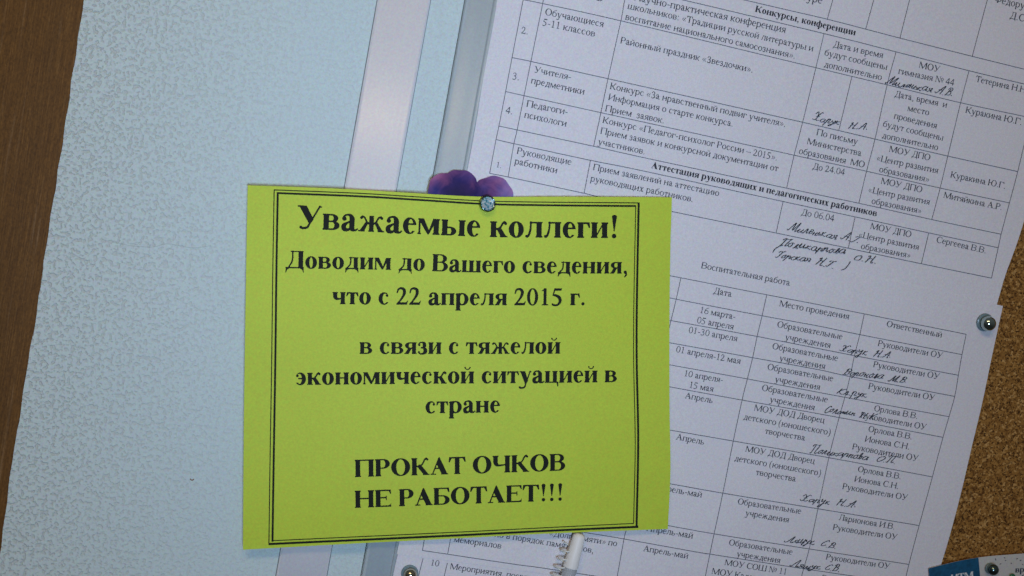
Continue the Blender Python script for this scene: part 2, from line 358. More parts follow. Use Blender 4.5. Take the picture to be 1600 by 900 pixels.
def glyph_shape(ch, bold):
    A = (ADVB if bold else ADV).get(ch, 500)
    up = ch.isupper()
    if bold: s, h, f, o = (180 if up else 158), 52, 40, 28
    else: s, h, f, o = (106 if up else 92), 50, 36, 30
    H = (676 if bold else 662) if up else (468 if bold else 455)
    CAP = 676 if bold else 662
    lo = ch.lower()
    m = 20 if bold else 24
    def st(x, w=None, y0=0, y1=None, bot=1, top=1, ol=o, orr=o):
        w = s if w is None else w; y1 = H if y1 is None else y1
        S = [g_rect(x, y0, x+w, y1)]
        for on, yb, sg in ((bot, y0, 1), (top, y1, -1)):
            if not on: continue
            S.append(g_rect(x-ol, min(yb, yb+sg*f), x+w+orr, max(yb, yb+sg*f)))
            S.append(g_poly([(x-ol*.6, yb+sg*f*.7), (x+w+orr*.6, yb+sg*f*.7), (x+w, yb+sg*(f+o*.6)), (x, yb+sg*(f+o*.6))]))
        return g_or(*S)
    L = m+o; R = A-m-o-s
    def drop(x, y, dx, ln):      # the small beak that hangs under a top bar
        return g_poly([(x, y), (x+dx*.12*ln, y-ln), (x-dx*f*.5, y-ln), (x-dx*.55*ln, y-f*.6), (x-dx*.7*ln, y)])
    def breve(cx):
        y = H+70
        return g_or(g_stroke([(cx-95, y+85, 55), (cx-70, y+35, 35), (cx, y+12, 40), (cx+70, y+35, 35), (cx+95, y+85, 55)]))
    if lo in 'ий':
        S = [st(L), st(R), g_poly([(L+s-5, H*.10), (L+s-5, H*.10+h*1.5), (R+5, H*.90), (R+5, H*.90-h*1.5)])]
        if lo == 'й': S.append(breve(A/2))
        return g_or(*S), A
    if lo == 'н': return g_or(st(L), st(R), g_rect(L+s-5, H*.49, R+5, H*.49+h)), A
    if lo == 'п': return g_or(st(L), st(R), g_rect(L, H-h*.95, R+s, H)), A
    if lo in 'шщц':
        n = 2 if lo == 'ц' else 3
        A2 = A-(0 if lo == 'ш' else 22)
        R2 = A2-m-o-s; xs = [L+(R2-L)*i/(n-1) for i in range(n)]
        S = [st(x) for x in xs]+[g_rect(L, 0, R2+s, h*.95)]
        if lo != 'ш':
            dp = 150 if not up else 170
            S.append(g_poly([(R2+s-10, f+4), (A-8, f+4), (A-8, -dp), (A-8-h*.8, -dp), (R2+s-6, 0)]))
        return g_or(*S), A
    if lo == 'ч':
        return g_or(st(R), st(L, bot=0, y0=H*.62), g_stroke([(L+s/2, H*.66, s), (L+s*.62, H*.52, s*.86), (L+s*1.1, H*.43, h*1.7), (R-10, H*.46, h), (R+20, H*.5, h)])), A
    if lo == 'л':
        x = A*.30
        S = [st(R, ol=o), g_rect(x-22, H-h*.95, R+s, H)]
        S.append(g_stroke([(x+h*.4, H-10, h*1.05), (x+h*.1, H*.5, h*1.15), (x-A*.08, H*.16, h*1.35), (x-A*.17, H*.05, h*1.3)]))
        S.append(g_ell(x-A*.21+(4 if bold else 0), H*.085, 36 if bold else 28, 40 if bold else 30))
        return g_or(*S), A
    if lo == 'д':
        dp = 165 if up else 130
        xt = A*.33
        S = [g_rect(R-10, f, R-10+s, H), g_rect(xt-30, H-f, R-10+s+o*.8, H), g_rect(m+6, 0, A-m-6, h),
             g_stroke([(xt+h, H-10, h*1.1), (xt+h*.7, H*.45, h*1.1), (xt-h*1.3, H*.15, h*1.1), (xt-h*2.3, 15, h*1.1)])]
        for x0, sg in ((m+2, 1), (A-m-2, -1)):
            S.append(g_poly([(x0, -dp), (x0+sg*h*.55, -dp), (x0+sg*h*1.3, -dp*.35), (x0+sg*h*3.2, 5), (x0+sg*h*3.2, h), (x0+sg*h*.5, h)]))
        return g_or(*S), A
    if lo == 'м':
        xv = A*.47; hw = h*1.05
        l0 = L-6
        S = [st(R, orr=o), st(l0, hw, top=0, ol=o*.9, orr=o*.9),
             g_poly([(l0-o*.8, H), (l0+s*.95, H), (xv+hw*.9, H*.17), (xv-hw*.3, 0 if up else 4), (l0+2, H-f)]),
             g_poly([(R+s*.2, H), (R+s*.2+8, H-h*2.4), (xv+hw*.55, 6), (xv-hw*.3, 4), (R-s*.12, H)]), g_rect(l0-o*.8, H-f, l0+s*.8, H)]
        return g_or(*S), A
    if lo == 'т':
        c = A/2-s/2; e = H*.30 if up else H*.34
        return g_or(st(c, top=0), g_rect(m+8, H-h*1.05, A-m-8, H), drop(m+4, H, -1, e), drop(A-m-4, H, 1, e)), A
    if lo == 'г':
        e = H*.30 if up else H*.36
        return g_or(st(L, orr=o*1.1), g_rect(L, H-h*1.05, A-m-4, H), drop(A-m-2, H, 1, e)), A
    if ch == 'Е':
        return g_or(st(L), g_rect(L, H-h*1.0, A-m-30, H), g_rect(L, 0, A-m-14, h*1.0), g_rect(L, H*.5, A*.70, H*.5+h),
                    drop(A-m-26, H, 1, H*.24), g_poly([(A-m, H*.27), (A-m-26, 0), (A-m-200, 0), (A-m-150, h*.8), (A-m-40, H*.13)]),
                    g_rect(A*.70-h*.7, H*.39, A*.70, H*.65)), A
    if ch == 'А':
        wd = s*(1.22 if bold else 1.12); u = (.78*A-wd)/(.755*A)
        return g_or(g_poly([(A*.475, H+14), (A*.52, H+14), (A*.93, f*.6), (A*.93-wd, f*.6), (A*.93-wd-.43*A*u, H*u)]),
                    g_stroke([(A*.475, H-30, h*.9), (A*.15, f, h*.95)]), g_rect(A*.24, H*.33, A*.66, H*.33+h),
                    g_rect(m, 0, A*.33, f), g_rect(A*.60, 0, A-m+6, f)), A
    if lo == 'у':
        dp = 0 if up else 218
        x0, x1 = m+(40 if up else 34), A-m-(50 if up else 48)
        jx, jy = (A*.52, H*.30) if up else (A*.52, 10)
        tx, ty = (A*.34, 40) if up else (A*.30, -dp+45)
        S = [g_poly([(x0-12, H), (x0-12+s*1.25, H), (jx+s*(.62 if bold else .4), jy+s*.45), (jx+h*.2, jy-h*1.2), (jx-h*.6, jy-h*.6)]),
             g_stroke([(x1, H-6, h), (jx+h*.35, jy-h*.1, h), (tx+h*1.2, ty+10, h*1.3), (tx-h*1.4, ty-22, h*1.3)]),
             g_ell(tx-h*2.3, ty+6, 44 if bold else 32, 44 if bold else 32),
             g_rect(m-6, H-f, x0+s+o*.5, H), g_rect(x1-o*1.3, H-f, A-m+6, H)]
        return g_or(*S), A
    if lo == 'х':
        return g_or(g_poly([(A*.12, H), (A*.12+s*1.15, H), (A*.90, 0), (A*.90-s*1.15, 0)]),
                    g_stroke([(A*.80, H-8, h), (A*.18, 8, h)]), g_rect(m, H-f, A*.46, H), g_rect(A*.60, H-f, A-m-4, H), g_rect(m-2, 0, A*.38, f), g_rect(A*.52, 0, A-m+4, f)), A
    if lo == 'ж':
        c = A/2-s*.42; w = s*.84
        arm = g_or(g_stroke([(c+w, H*.50, h), (c+w+h*1.1, H*.58, h*1.0), (A*.76, H*.88, h), (A*.84, H*.93, h*1.3)]), g_ell(A*.875, H*.86, 42 if bold else 30, 40 if bold else 28),
                   g_poly([(c+w+h*.6, H*.52), (c+w+h*1.8, H*.64), (A-m-s*.12, 0), (A-m-s*1.05, 0)]), g_rect(A-m-s*1.2, 0, A-m+8, f))
        return g_or(st(c, w, top=0 if not up else 1, ol=o*.7, orr=o*.7), arm, g_flip(arm, A), g_rect(c-h, H*.49, c+w+h, H*.49+h)), A
    if lo == 'к':
        e = L+s
        S = [st(L), g_rect(e-5, H*.48, e+h, H*.48+h), g_stroke([(e+5, H*.51, h*1.1), (A*.57, H*.60, h*1.1), (A*.72, H*.88, h*1.2), (A*.80, H*.955, h*1.4), (A*.85, H*.93, h*1.4)]),
             g_ell(A*.865, H*.875 if not up else H*.90, 46 if bold else 30, 42 if bold else 28),
             g_poly([(e+h*.4, H*.50), (e+h*1.8, H*.63), (e+s*.9, H*.60), (A-m-10, 0), (A-m-10-s*1.12, 0)]), g_rect(A-m-s*1.4, 0, A-m+8, f)]
        return g_or(*S), A
    if lo == 'в':
        my = H*.53
        return g_or(st(L, orr=0), g_bowl(L+s*.6, my-h*.4, A-m-s*.30, H, s*.86, h*.9), g_bowl(L+s*.6, 0, A-m-4, my+h*.5, s*.95, h*.9)), A
    if ch == 'Б':
        return g_or(st(L, orr=0), g_rect(L, H-h, A-m-30, H), drop(A-m-26, H, 1, H*.27), g_bowl(L+s*.6, 0, A-m-2, H*.56, s*.98, h*.9)), A
    if ch == 'б':
        return g_or(g_ring(30, -10, A-26, H*.98, s*.95, h*.9), g_stroke([(40+s*.3, H*.5, s*.66), (45+s*.35, H*.95, s*.6), (A*.38, H*1.22, s*.7), (A*.66, H*1.33, s*.6), (A*.82, H*1.5, h*.8)])), A
    if lo in 'ьы':
        bw = A-m-6 if lo == 'ь' else A*.62
        S = [st(L, orr=o*.4), g_bowl(L+s*.6, 0, bw, H*.56, s*.95, h*.9)]
        if lo == 'ы': S.append(st(R))
        return g_or(*S), A
    if lo == 'я':
        def bw(): return g_flip(g_bowl(A-(R+s*.4), H*.44, A-m-14, H, s*.95, h*.9), A)
        return g_or(st(R, ol=0), bw(), g_poly([(R-s*.1, H*.48), (R-s*1.0, H*.50), (m+12, 0), (m+12+s*.95, 0)]), g_rect(m-8, 0, m+s*1.05, f)), A
    if lo == 'ю':
        x0 = A*.36
        return g_or(st(L), g_rect(L+s-5, H*.48, x0+s*.4, H*.48+h), g_ring(x0, -10, A-m-6, H+10, s, h*.9)), A
    if ch == 'р':
        return g_or(st(L-4, y0=-218, y1=H, top=0), g_poly([(L-4, H-80), (L-4-o, H-48), (L-4-o, H-30), (L+s-20, H+12), (L+s-4, H+12), (L+s-4, H-110)]),
                    g_ring(L+s*.2, -10, A-m-6, H+10, h, h*.95, s) if False else g_and(g_ring(L-20, -12, A-m-6, H+12, s, h, s*1.0), g_rect(L+s*.5, -30, A, H+30))), A
    if ch == 'Р':
        return g_or(st(L, orr=o*.9), g_bowl(L+s*.6, H*.44, A-m-6, H, s*.98, h*.9)), A
    if lo == 'о': return g_ring(24, -12, A-24, H+12, s*(1.1 if up else 1.02), h*.85), A
    if lo == 'е':
        y = H*.55
        return g_or(g_sub(g_ring(24, -12, A-22, H+12, s*1.0, h*.95, s*.62), g_poly([(A*.5, y), (A, y), (A, H*.21), (A*.80, H*.18), (A*.5, H*.24)])),
                    g_rect(24+s*.6, y, A-24-s*.1, y+h*.95)), A
    if lo in 'сэ':
        r = 50 if bold else 34
        if up:
            S = g_or(g_sub(g_ring(26, -14, A+30, H+14, s*1.08, h*1.0, s*.6), g_poly([(A*.62, H*.16), (A*1.3, H*.24), (A*1.3, H*.74), (A*.62, H*.84)]), g_rect(A-m-14, -50, A+99, H+50)),
                     g_rect(A-m-14-h*.7, H*.66, A-m-14, H+10))
        else:
            S = g_or(g_sub(g_ring(24, -12, A+4, H+12, s*1.0, h*1.0, s*.6), g_poly([(A*.55, H*.22), (A*1.2, H*.17), (A*1.2, H*.80), (A*.72, H*.90), (A*.55, H*.80)])),
                     g_ell(A*.79, H*.755, r, r))
        if lo == 'э':
            S = g_flip(g_or(S, g_rect(26+s*.5, H*.47, A*.72, H*.47+h)), A)
        return S, A
    if ch == 'а':
        t = s*.97; x = A*.66
        return g_or(g_ell(A*.215, H*.745, s*.36+8, s*.33+8), g_stroke([(A*.17, H*.76, h*1.6), (A*.24, H*.93, h*1.2), (A*.42, H*1.0, h*1.1), (A*.58, H*.94, t*.65), (x, H*.76, t)]),
                    g_rect(x-t/2, H*.14, x+t/2, H*.76), g_stroke([(x, H*.15, t), (x+t*.28, H*.06, t*.55), (A*.88, H*.05, h*1.1), (A*.985, H*.14, h*.8)]),
                    g_stroke([(x-t*.3, H*.585, h), (A*.38, H*.49, h*1.3), (A*.20, H*.32, t*.85), (A*.21, H*.13, t*.9), (A*.36, H*.055, t*.62), (A*.50, H*.10, h*1.3), (x-t*.3, H*.21, h)])), A
    if lo == 'з':
        r = 44 if bold else 30
        return g_or(g_ell(A*.20, H*.77, r, r), g_stroke([(A*.13, H*.80, h), (A*.26, H*.96, h), (A*.47, H*.99, h*1.1), (A*.66, H*.90, s*.75), (A*.68, H*.70, s*.88), (A*.56, H*.56, h*1.2), (A*.38, H*.525, h)]),
                    g_stroke([(A*.38, H*.525, h), (A*.58, H*.51, h*1.2), (A*.75, H*.40, s*.85), (A*.76, H*.18, s*.95), (A*.58, H*.04, h*1.6), (A*.35, H*.005, h*1.2), (A*.16, H*.10, h)]), g_ell(A*.17, H*.17, r*.9, r*.9)), A
    if lo == 'ф':
        c = A/2; 
        if up: return g_or(st(c-s/2), g_ring(24, H*.17, A-24, H*.85, s, h)), A
        return g_or(st(c-s/2, y0=-218, y1=CAP, top=0), g_poly([(c-s/2, CAP-70), (c-s/2-o, CAP-45), (c-s/2-o, CAP-25), (c+s/2, CAP+6)]), g_ring(24, -12, c+s*.35, H+12, s*.95, h*.9, s*.3), g_ring(c-s*.35, -12, A-24, H+12, s*.3, h*.9, s*.95)), A
    D = 676; b = 120 if bold else 78; t = h
    if ch == '0': return g_ring(26, -12, A-26, D+6, b*1.05, h*.9), A
    if ch == '1': return g_or(g_rect(A/2-b*.5, 0, A/2+b*.5, D), g_rect(A*.24, 0, A*.78, f), g_poly([(A/2+b*.5, D), (A/2+b*.2, D+10), (A*.22, D*.87), (A*.22, D*.83), (A/2-b*.5, D*.86)])), A
    if ch == '2': return g_or(g_stroke([(A*.10, D*.70, h), (A*.20, D*.90, b*.6), (A*.42, D*.955, b*.75), (A*.63, D*.87, b), (A*.66, D*.68, b), (A*.55, D*.47, b*.75), (A*.30, D*.20, h*1.3), (A*.09, D*.04, h)]),
                              g_poly([(A*.05, 0), (A*.87, 0), (A*.96, D*.24), (A*.91, D*.24), (A*.80, D*.14 if bold else D*.11), (A*.18, D*.14 if bold else D*.11)])), A
    if ch == '3': return g_or(g_stroke([(A*.12, D*.80, h), (A*.25, D*.93, b*.6), (A*.48, D*.95, b*.7), (A*.66, D*.83, b), (A*.62, D*.64, b*.8), (A*.36, D*.52, h*1.2)]),
                              g_stroke([(A*.36, D*.52, h*1.2), (A*.64, D*.45, b*.85), (A*.76, D*.27, b), (A*.62, D*.06, b*.8), (A*.35, D*.0, h*1.5), (A*.12, D*.05, b*.7)])), A
    if ch == '4': return g_or(g_rect(A*.60, 0, A*.60+b, D), g_rect(A*.03, D*.22, A*.95, D*.22+h*1.7), g_stroke([(A*.64, D*.97, h*1.1), (A*.07, D*.28, h*1.1)])), A
    if ch == '5': return g_or(g_poly([(A*.30, D), (A*.88, D), (A*.80, D*.86), (A*.25, D*.86)]), g_stroke([(A*.29, D*.97, h), (A*.16, D*.60, h)]),
                              g_stroke([(A*.17, D*.60, h*1.3), (A*.45, D*.56, b*.9), (A*.68, D*.42, b*1.1), (A*.72, D*.22, b), (A*.55, D*.04, b*.7), (A*.30, 0, h*1.5), (A*.12, D*.05, b*.7)])), A
    if ch == '6': return g_or(g_ring(30, -12, A-26, D*.60, b, h, b), g_stroke([(A*.17, D*.30, b), (A*.22, D*.58, b*.9), (A*.45, D*.85, b*.6), (A*.88, D*.98, h)])), A
    r = 66 if bold else 48
    if ch == '.': return g_ell(A/2, r-10, r, r), A
    if ch == ',': return g_or(g_ell(A/2, r-10, r, r), g_stroke([(A/2+r*.5, r-20, r), (A/2+r*.5, -60, h*1.4), (A/2-r*.5, -140, h*.7)])), A
    if ch == ':': return g_or(g_ell(A/2, r-10, r, r), g_ell(A/2, 400, r, r)), A
    if ch == '-': return g_rect(A*.12, 195, A*.88, 195+(90 if bold else 62)), A
    if ch == '–': return g_rect(0, 215, A, 215+50), A
    if ch == '!': return g_or(g_ell(A/2, r-6, r*1.05, r*1.05), g_poly([(A/2-r*1.15, 640), (A/2-r*.2, 200), (A/2+r*.2, 200), (A/2+r*1.15, 640)]), g_ell(A/2, 630, r*1.18, r*1.0)), A
    if ch in '()':
        S = g_stroke([(A*.82, 700, 24), (A*.42, 560, 60), (A*.22, 240, 84), (A*.42, -80, 60), (A*.82, -215, 24)])
        return (S if ch == '(' else g_flip(S, A)), A
    if ch in '«»':
        S = g_or(*[g_or(g_stroke([(x+150, 400, 40), (x, 230, 50)]), g_stroke([(x+150, 60, 40), (x, 230, 50)])) for x in (70, 250)])
        return (S if ch == '«' else g_flip(S, A)), A
    if ch == '№':
        N = g_or(g_rect(90, 0, 130, 662), g_rect(10, 0, 210, 30), g_rect(10, 632, 170, 662), g_poly([(60, 662), (180, 662), (590, 0), (500, 0)]), g_rect(520, 30, 560, 662), g_rect(450, 632, 640, 662))
        return g_or(N, g_ring(650, 210, 930, 560, 70, 36), g_rect(660, 110, 920, 150)), A
    return None, A

_GC = {}
def glyph_mesh(ch, bold, n):
    """Contoured glyph: vertices in em units and polygons (marching squares, filled)."""
    key = (ch, bold, n)
    if key in _GC: return _GC[key]
    shp, A = glyph_shape(ch, bold)
    if shp is None:
        _GC[key] = ([], [], A/1000); return _GC[key]
    c = 1000.0/n
    nx = int((A+140)/c)+2; ny = int(1150/c)+2
    xs = -70+np.arange(nx)*c; ys = -250+np.arange(ny)*c
    GX, GY = np.meshgrid(xs, ys)
    V = shp(GX, GY); V = np.where(np.abs(V) < c*.02, -c*.02, V)
    verts = []; idx = {}
    def vid(k, x, y):
        if k not in idx: idx[k] = len(verts); verts.append((x/1000, y/1000))
        return idx[k]
    faces = []
    ins = V < 0
    for j in range(ny-1):
        run = None
        for i in range(nx-1):
            q = (ins[j, i], ins[j, i+1], ins[j+1, i+1], ins[j+1, i])
            k = q[0]+q[1]+q[2]+q[3]
            if k == 4:
                if run is None: run = i
                continue
            if run is not None:
                faces.append([vid((a, j), xs[a], ys[j]) for a in range(run, i+1)]+[vid((a, j+1), xs[a], ys[j+1]) for a in range(i, run-1, -1)]); run = None
            if k == 0: continue
            cs = [(i, j), (i+1, j), (i+1, j+1), (i, j+1)]
            f = []
            for e in range(4):
                a, b = cs[e], cs[(e+1) % 4]
                if q[e]: f.append(vid(a, xs[a[0]], ys[a[1]]))
                if q[e] != q[(e+1) % 4]:
                    va, vb = V[a[1], a[0]], V[b[1], b[0]]; t = va/(va-vb)
                    kk = (min(a, b), max(a, b))
                    f.append(vid(kk, xs[a[0]]+(xs[b[0]]-xs[a[0]])*t, ys[a[1]]+(ys[b[1]]-ys[a[1]])*t))
            if len(f) > 2: faces.append(f)
    _GC[key] = (verts, faces, A/1000)
    return _GC[key]

# handwriting: pen paths in x-height units, later sheared and inked as ribbons
CUR = {
 'а': (1.15, [[(.85,.8),(.5,1),(.1,.6),(.15,.1),(.5,0),(.8,.4),(.92,.95),(.82,.2),(.95,0),(1.15,.2)]]),
 'и': (1.2, [[(0,.3),(.2,1),(.15,.2),(.35,0),(.7,.5),(.8,1),(.75,.2),(.95,0),(1.2,.25)]]),
 'л': (.95, [[(0,0),(.15,.05),(.5,1),(.6,.9),(.6,.1),(.75,0),(.95,.25)]]),
 'е': (.85, [[(0,.3),(.5,.6),(.6,.9),(.35,1),(.1,.6),(.2,.1),(.5,0),(.85,.3)]]),
 'н': (.95, [[(0,.5),(.15,1),(.1,0)],[(.1,.5),(.6,.55)],[(.65,1),(.6,.1),(.75,0),(.95,.2)]]),
 'ь': (.7, [[(0,.4),(.15,1),(.1,.2),(.3,0),(.55,.15),(.5,.5),(.2,.5)]]),
 'к': (.9, [[(.1,1),(.1,0)],[(.6,1),(.15,.5),(.55,.1),(.75,0),(.9,.2)]]),
 'я': (1.0, [[(0,0),(.25,.1),(.5,.5),(.25,.6),(.2,.9),(.5,1),(.75,.9),(.7,.1),(.85,0),(1,.2)]]),
 'р': (.95, [[(0,.4),(.2,1),(.05,-.9)],[(.15,.7),(.45,1),(.65,.7),(.6,.1),(.75,0),(.95,.2)]]),
 'у': (.9, [[(0,.8),(.1,1),(.1,.5),(.3,.4),(.6,.7),(.7,1),(.5,-.5),(.3,-.9),(.1,-.7),(.8,.2)]]),
 'о': (.9, [[(.5,1),(.1,.6),(.2,.05),(.55,.05),(.7,.6),(.5,1),(.9,.85)]]),
 'п': (.95, [[(0,.5),(.15,1),(.1,0)],[(.1,.5),(.4,1),(.6,.8),(.6,.1),(.75,0),(.95,.2)]]),
 'в': (.9, [[(0,0),(.4,.3),(.5,1.5),(.35,1.7),(.25,1.2),(.3,0),(.65,.1),(.7,.6),(.4,.8),(.9,.8)]]),
 'с': (.8, [[(.7,.85),(.4,1),(.1,.6),(.2,.05),(.5,0),(.8,.3)]]),
 'м': (1.15, [[(0,0),(.3,1),(.4,.1),(.8,1),(.85,.1),(1,0),(1.15,.2)]]),
 'щ': (1.2, [[(0,1),(0,.2),(.2,0),(.45,.4),(.5,1),(.5,.1),(.7,0),(.95,.4),(1,1),(1,.1),(1.05,-.5),(.9,-.4),(1.2,.2)]]),
 'М': (1.9, [[(-.1,.3),(.1,0),(.35,.4),(.8,2.1),(.85,.4),(1.0,.3),(1.6,2.1),(1.5,.1),(1.65,0),(1.9,.3)]]),
 'А': (1.4, [[(-.1,.3),(.1,0),(.4,.3),(1,2.1),(1.0,.1),(1.2,0)],[(.2,.9),(.6,1.0),(1.3,.7)]]),
 'В': (1.3, [[(.5,1.9),(.3,.1),(.1,0)],[(.1,1.5),(.5,2.1),(1,1.8),(.9,1.2),(.5,1.05),(1,.9),(1.05,.3),(.7,0),(.3,.1)]]),
 'Х': (1.5, [[(0,1.5),(.3,2),(.55,1.6),(.65,.4),(.3,0),(.05,.3)],[(1.35,1.8),(1.05,2.1),(.75,1.4),(.7,.3),(1,0),(1.4,.3)],[(.3,1),(1.05,1)]]),
 'Н': (1.5, [[(.1,1.6),(.4,2),(.4,1.2),(.2,0)],[(.3,.9),(.7,1.2),(1.1,.9)],[(1.2,2),(1,.2),(1.2,0),(1.4,.2)]]),
 'Г': (1.2, [[(.0,1.6),(.3,2.05),(.8,1.9),(1.25,2.1)],[(.75,1.9),(.5,.2),(.3,-.1),(.1,.2)]]),
 'П': (1.5, [[(0,1.5),(.3,2),(.9,1.9),(1.5,2.1)],[(.5,1.9),(.3,.1),(.1,.1)],[(1.2,1.95),(1.0,.2),(1.2,0),(1.5,.3)]]),
 'О': (1.4, [[(.9,2),(.3,1.6),(.15,.6),(.5,0),(1,.3),(1.2,1.3),(.9,2),(.7,1.7)]]),
 'С': (1.2, [[(1.1,1.6),(.9,2),(.4,1.6),(.15,.7),(.4,0),(.9,.2),(1.1,.5)]]),
 'К': (1.3, [[(.4,2),(.2,0)],[(1.2,2),(.4,.9),(.9,.1),(1.2,.1)]]),
 'Л': (1.3, [[(-.2,.4),(0,0),(.3,.3),(.9,2.1),(.95,.2),(1.1,0),(1.3,.3)]]),
 '.': (.5, [[(.2,.05),(.28,.0)]]), ' ': (.7, []),
 '(': (.8, [[(.7,2.2),(.2,1.3),(.1,.3),(.3,-.6)]]), ')': (.8, [[(.3,1.6),(.5,.6),(.3,-.4),(-.1,-1)]]),
}

# ------------------------------------------------------------------ the setting
def und(X, Z): return .00035*math.sin(38*X+9*Z)+.00025*math.sin(55*Z-17*X+1)
def d_p3(X, Z): return .0058+und(X, Z)
def d_p1(X, Z): return .0058+und(X, Z)
def d_p2(X, Z): return .0061+und(X, Z)
XT = at(762, 315, .009).x; ZT = at(762, 315, .009).z
def d_no(X, Z):
    u = X-XT; w = ZT-Z
    return .0089-.0012*math.exp(-(u*u+w*w)/.0008)-.0022*math.log(1+math.exp(-(u+.05)/.02))/5+.0012*math.sin(max(w, 0)*14)+.0008*math.sin(30*u+.6)+.0016*max(0, min(1, (u+w-.13)/.12))**2+.0003*math.sin(60*w+20*u)
def d_card(X, Z): return .0071+.0004*math.sin(60*X)
def d_wall(X, Z): return 0.0

def lerp2(a, b, t): return (a[0]+(b[0]-a[0])*t, a[1]+(b[1]-a[1])*t)
# wallpapered wall with its cut left edge
edge = [(230, -640), (158, -180), (131, 0), (114, 112), (97.5, 225), (76, 360), (55.5, 500), (43, 571), (27.5, 673), (20, 713), (0, 864), (-22, 1010), (-40, 1130), (-110, 1580)]
E = resample(edge, 160); rr = random.Random(3)
E = [(x+.7*math.sin(y*.09)+rr.uniform(-.35, .35), y) for x, y in E]
V = []; F = []
zt = at(800, -640).z+.02; zb = at(800, 1540).z-.02; XR = at(1900, 450).x
for x, y in E:
    p = at(x, y, 0); V += [(p.x, 0, p.z), (XR, 0, p.z), (p.x, .004, p.z), (XR, .004, p.z)]
for i in range(len(E)-1):
    a = 4*i; F += [(a, a+4, a+5, a+1), (a, a+2, a+6, a+4), (a+2, a+3, a+7, a+6)]
F += [(0, 1, 3, 2), (4*len(E)-4, 4*len(E)-2, 4*len(E)-1, 4*len(E)-3)]
wall = mesh_obj('wall', V, F, M['wall']); tag(wall, kind='structure')
M['crack'] = mat('hairline_crack', (.36, .44, .42), .8)
M['speck'] = mat('rusty_speck', (.22, .10, .06), .8)
ribbon([plane_pts([(176, 378), (205, 384), (238, 386), (262, 381), (300, 387), (330, 384)], d_wall, 40)], .00016, d_wall, M['crack'], wall, 'hairline_crack', eps=.00005)
ribbon([plane_pts([(297, 748), (300, 750.5), (303, 748.5)], d_wall, 6)], .00055, d_wall, M['speck'], wall, 'speck', eps=.00006)
# brown boards of the door casing behind the wallpaper edge
df = thing('door_casing', at(40, 300, -.001), 'dark brown wood-grain casing along the far left edge beside the pale blue wall', 'door casing')
def box(name, x0, x1, z0, z1, y0, y1, m_, parent, bev=0):
    V = [(x, y, z) for x in (x0, x1) for y in (y0, y1) for z in (z0, z1)]
    F = [(0, 1, 3, 2), (4, 6, 7, 5), (0, 4, 5, 1), (2, 3, 7, 6), (0, 2, 6, 4), (1, 5, 7, 3)]
    o = mesh_obj(name, V, F, m_, parent)
    if bev:
        b = o.modifiers.new('bevel', 'BEVEL'); b.width = bev; b.segments = 2
    return o
xa = at(-300, 900).x
box('board', xa, at(150, -150).x+.01, zb, zt, .0030, .014, M['wood'], df)

def strip(name, tl, tr, bl, br, prof, m_, parent, nseg=1):
    """A long moulding between two lines of the photo; prof = (across 0..1, height off the wall)."""
    V = []; F = []; n = len(prof)
    for k in range(nseg+1):
        t = -.6+2.2*k/nseg
        a = at(*lerp2(tl, bl, t), 0.0); b = at(*lerp2(tr, br, t), 0.0)
        for u, h in prof:
            p = a.lerp(b, u); V.append((p.x, -h, p.z))
    for k in range(nseg):
        for i in range(n-1): a = k*n+i; F.append((a, a+n, a+n+1, a+1))
    F.append(tuple(range(n))); F.append(tuple(range(nseg*n+n-1, nseg*n-1, -1)))
    return mesh_obj(name, V, F, m_, parent, smooth=False)
tk = thing('cable_trunking', at(570, 300, 0), 'glossy off-white plastic cable trunking running down the pale blue wall', 'trunking')
strip('trunking_base', (590, 0), (672.5, 0), (431.5, 900), (510, 900), [(0, 0), (0, .0011), (.03, .0013), (.97, .0013), (1, .0011), (1, 0)], M['trunk'], tk)
pr = [(.012, .0014), (.014, .0019), (.035, .0022)]+[(.035+.93*i/28, .0022+.00035*math.sin(math.pi*i/28)+.00004*math.sin(i*1.9)) for i in range(1, 28)]+[(.965, .0022), (.986, .0019), (.988, .0014)]
o = strip('trunking_cover', (590, 0), (672.5, 0), (431.5, 900), (510, 900), pr, M['trunk'], tk)
for p in o.data.polygons: p.use_smooth = abs(p.normal.y) > .9

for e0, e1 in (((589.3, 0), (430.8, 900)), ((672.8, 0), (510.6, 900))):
    ribbon([plane_pts([lerp2(e0, e1, -.5), lerp2(e0, e1, 1.5)], d_wall, 4)], .00042, d_wall, M['edge_shade'], tk, 'edge_shade_line', eps=.00012)  # thin dark strips painting the shade along both trunking edges
nb_ = thing('pinboard', at(1000, 450, 0), 'large cork pinboard with a grey metal frame holding the printed schedules', 'pinboard')
pr = [(0, 0), (0, .0032), (.03, .0040), (.10, .0044), (.3, .0048), (.55, .0045), (.80, .0042), (.845, .0042), (.86, .0049), (.89, .0053), (.95, .0053), (.985, .0050), (1, .0044), (1, .001)]
o = strip('frame_rail', (726.5, 0), (778, 0), (564, 900), (615.5, 900), pr, M['rail'], nb_)
for p in o.data.polygons: p.use_smooth = abs(p.normal.y) > .95
a, b = at(*lerp2((772, 0), (609, 900), -.6)), at(*lerp2((772, 0), (609, 900), 1.6))
V = [(a.x, -.0044, a.z), (XR+.1, -.0044, a.z), (XR+.1, -.0044, b.z), (b.x, -.0044, b.z)]
V += [(x, -.001, z) for x, y, z in V]
mesh_obj('cork_panel', V, [(0, 3, 2, 1), (4, 5, 6, 7), (0, 1, 5, 4), (1, 2, 6, 5), (2, 3, 7, 6), (3, 0, 4, 7)], M['cork'], nb_)

ribbon([plane_pts([lerp2((726.2, 0), (563.6, 900), -.1), lerp2((726.2, 0), (563.6, 900), 1.1)], d_wall, 4)], .0005, d_wall, M['edge_shade'], nb_, 'edge_shade_line', eps=.00012)  # painted shade line along the outer edge of the rail
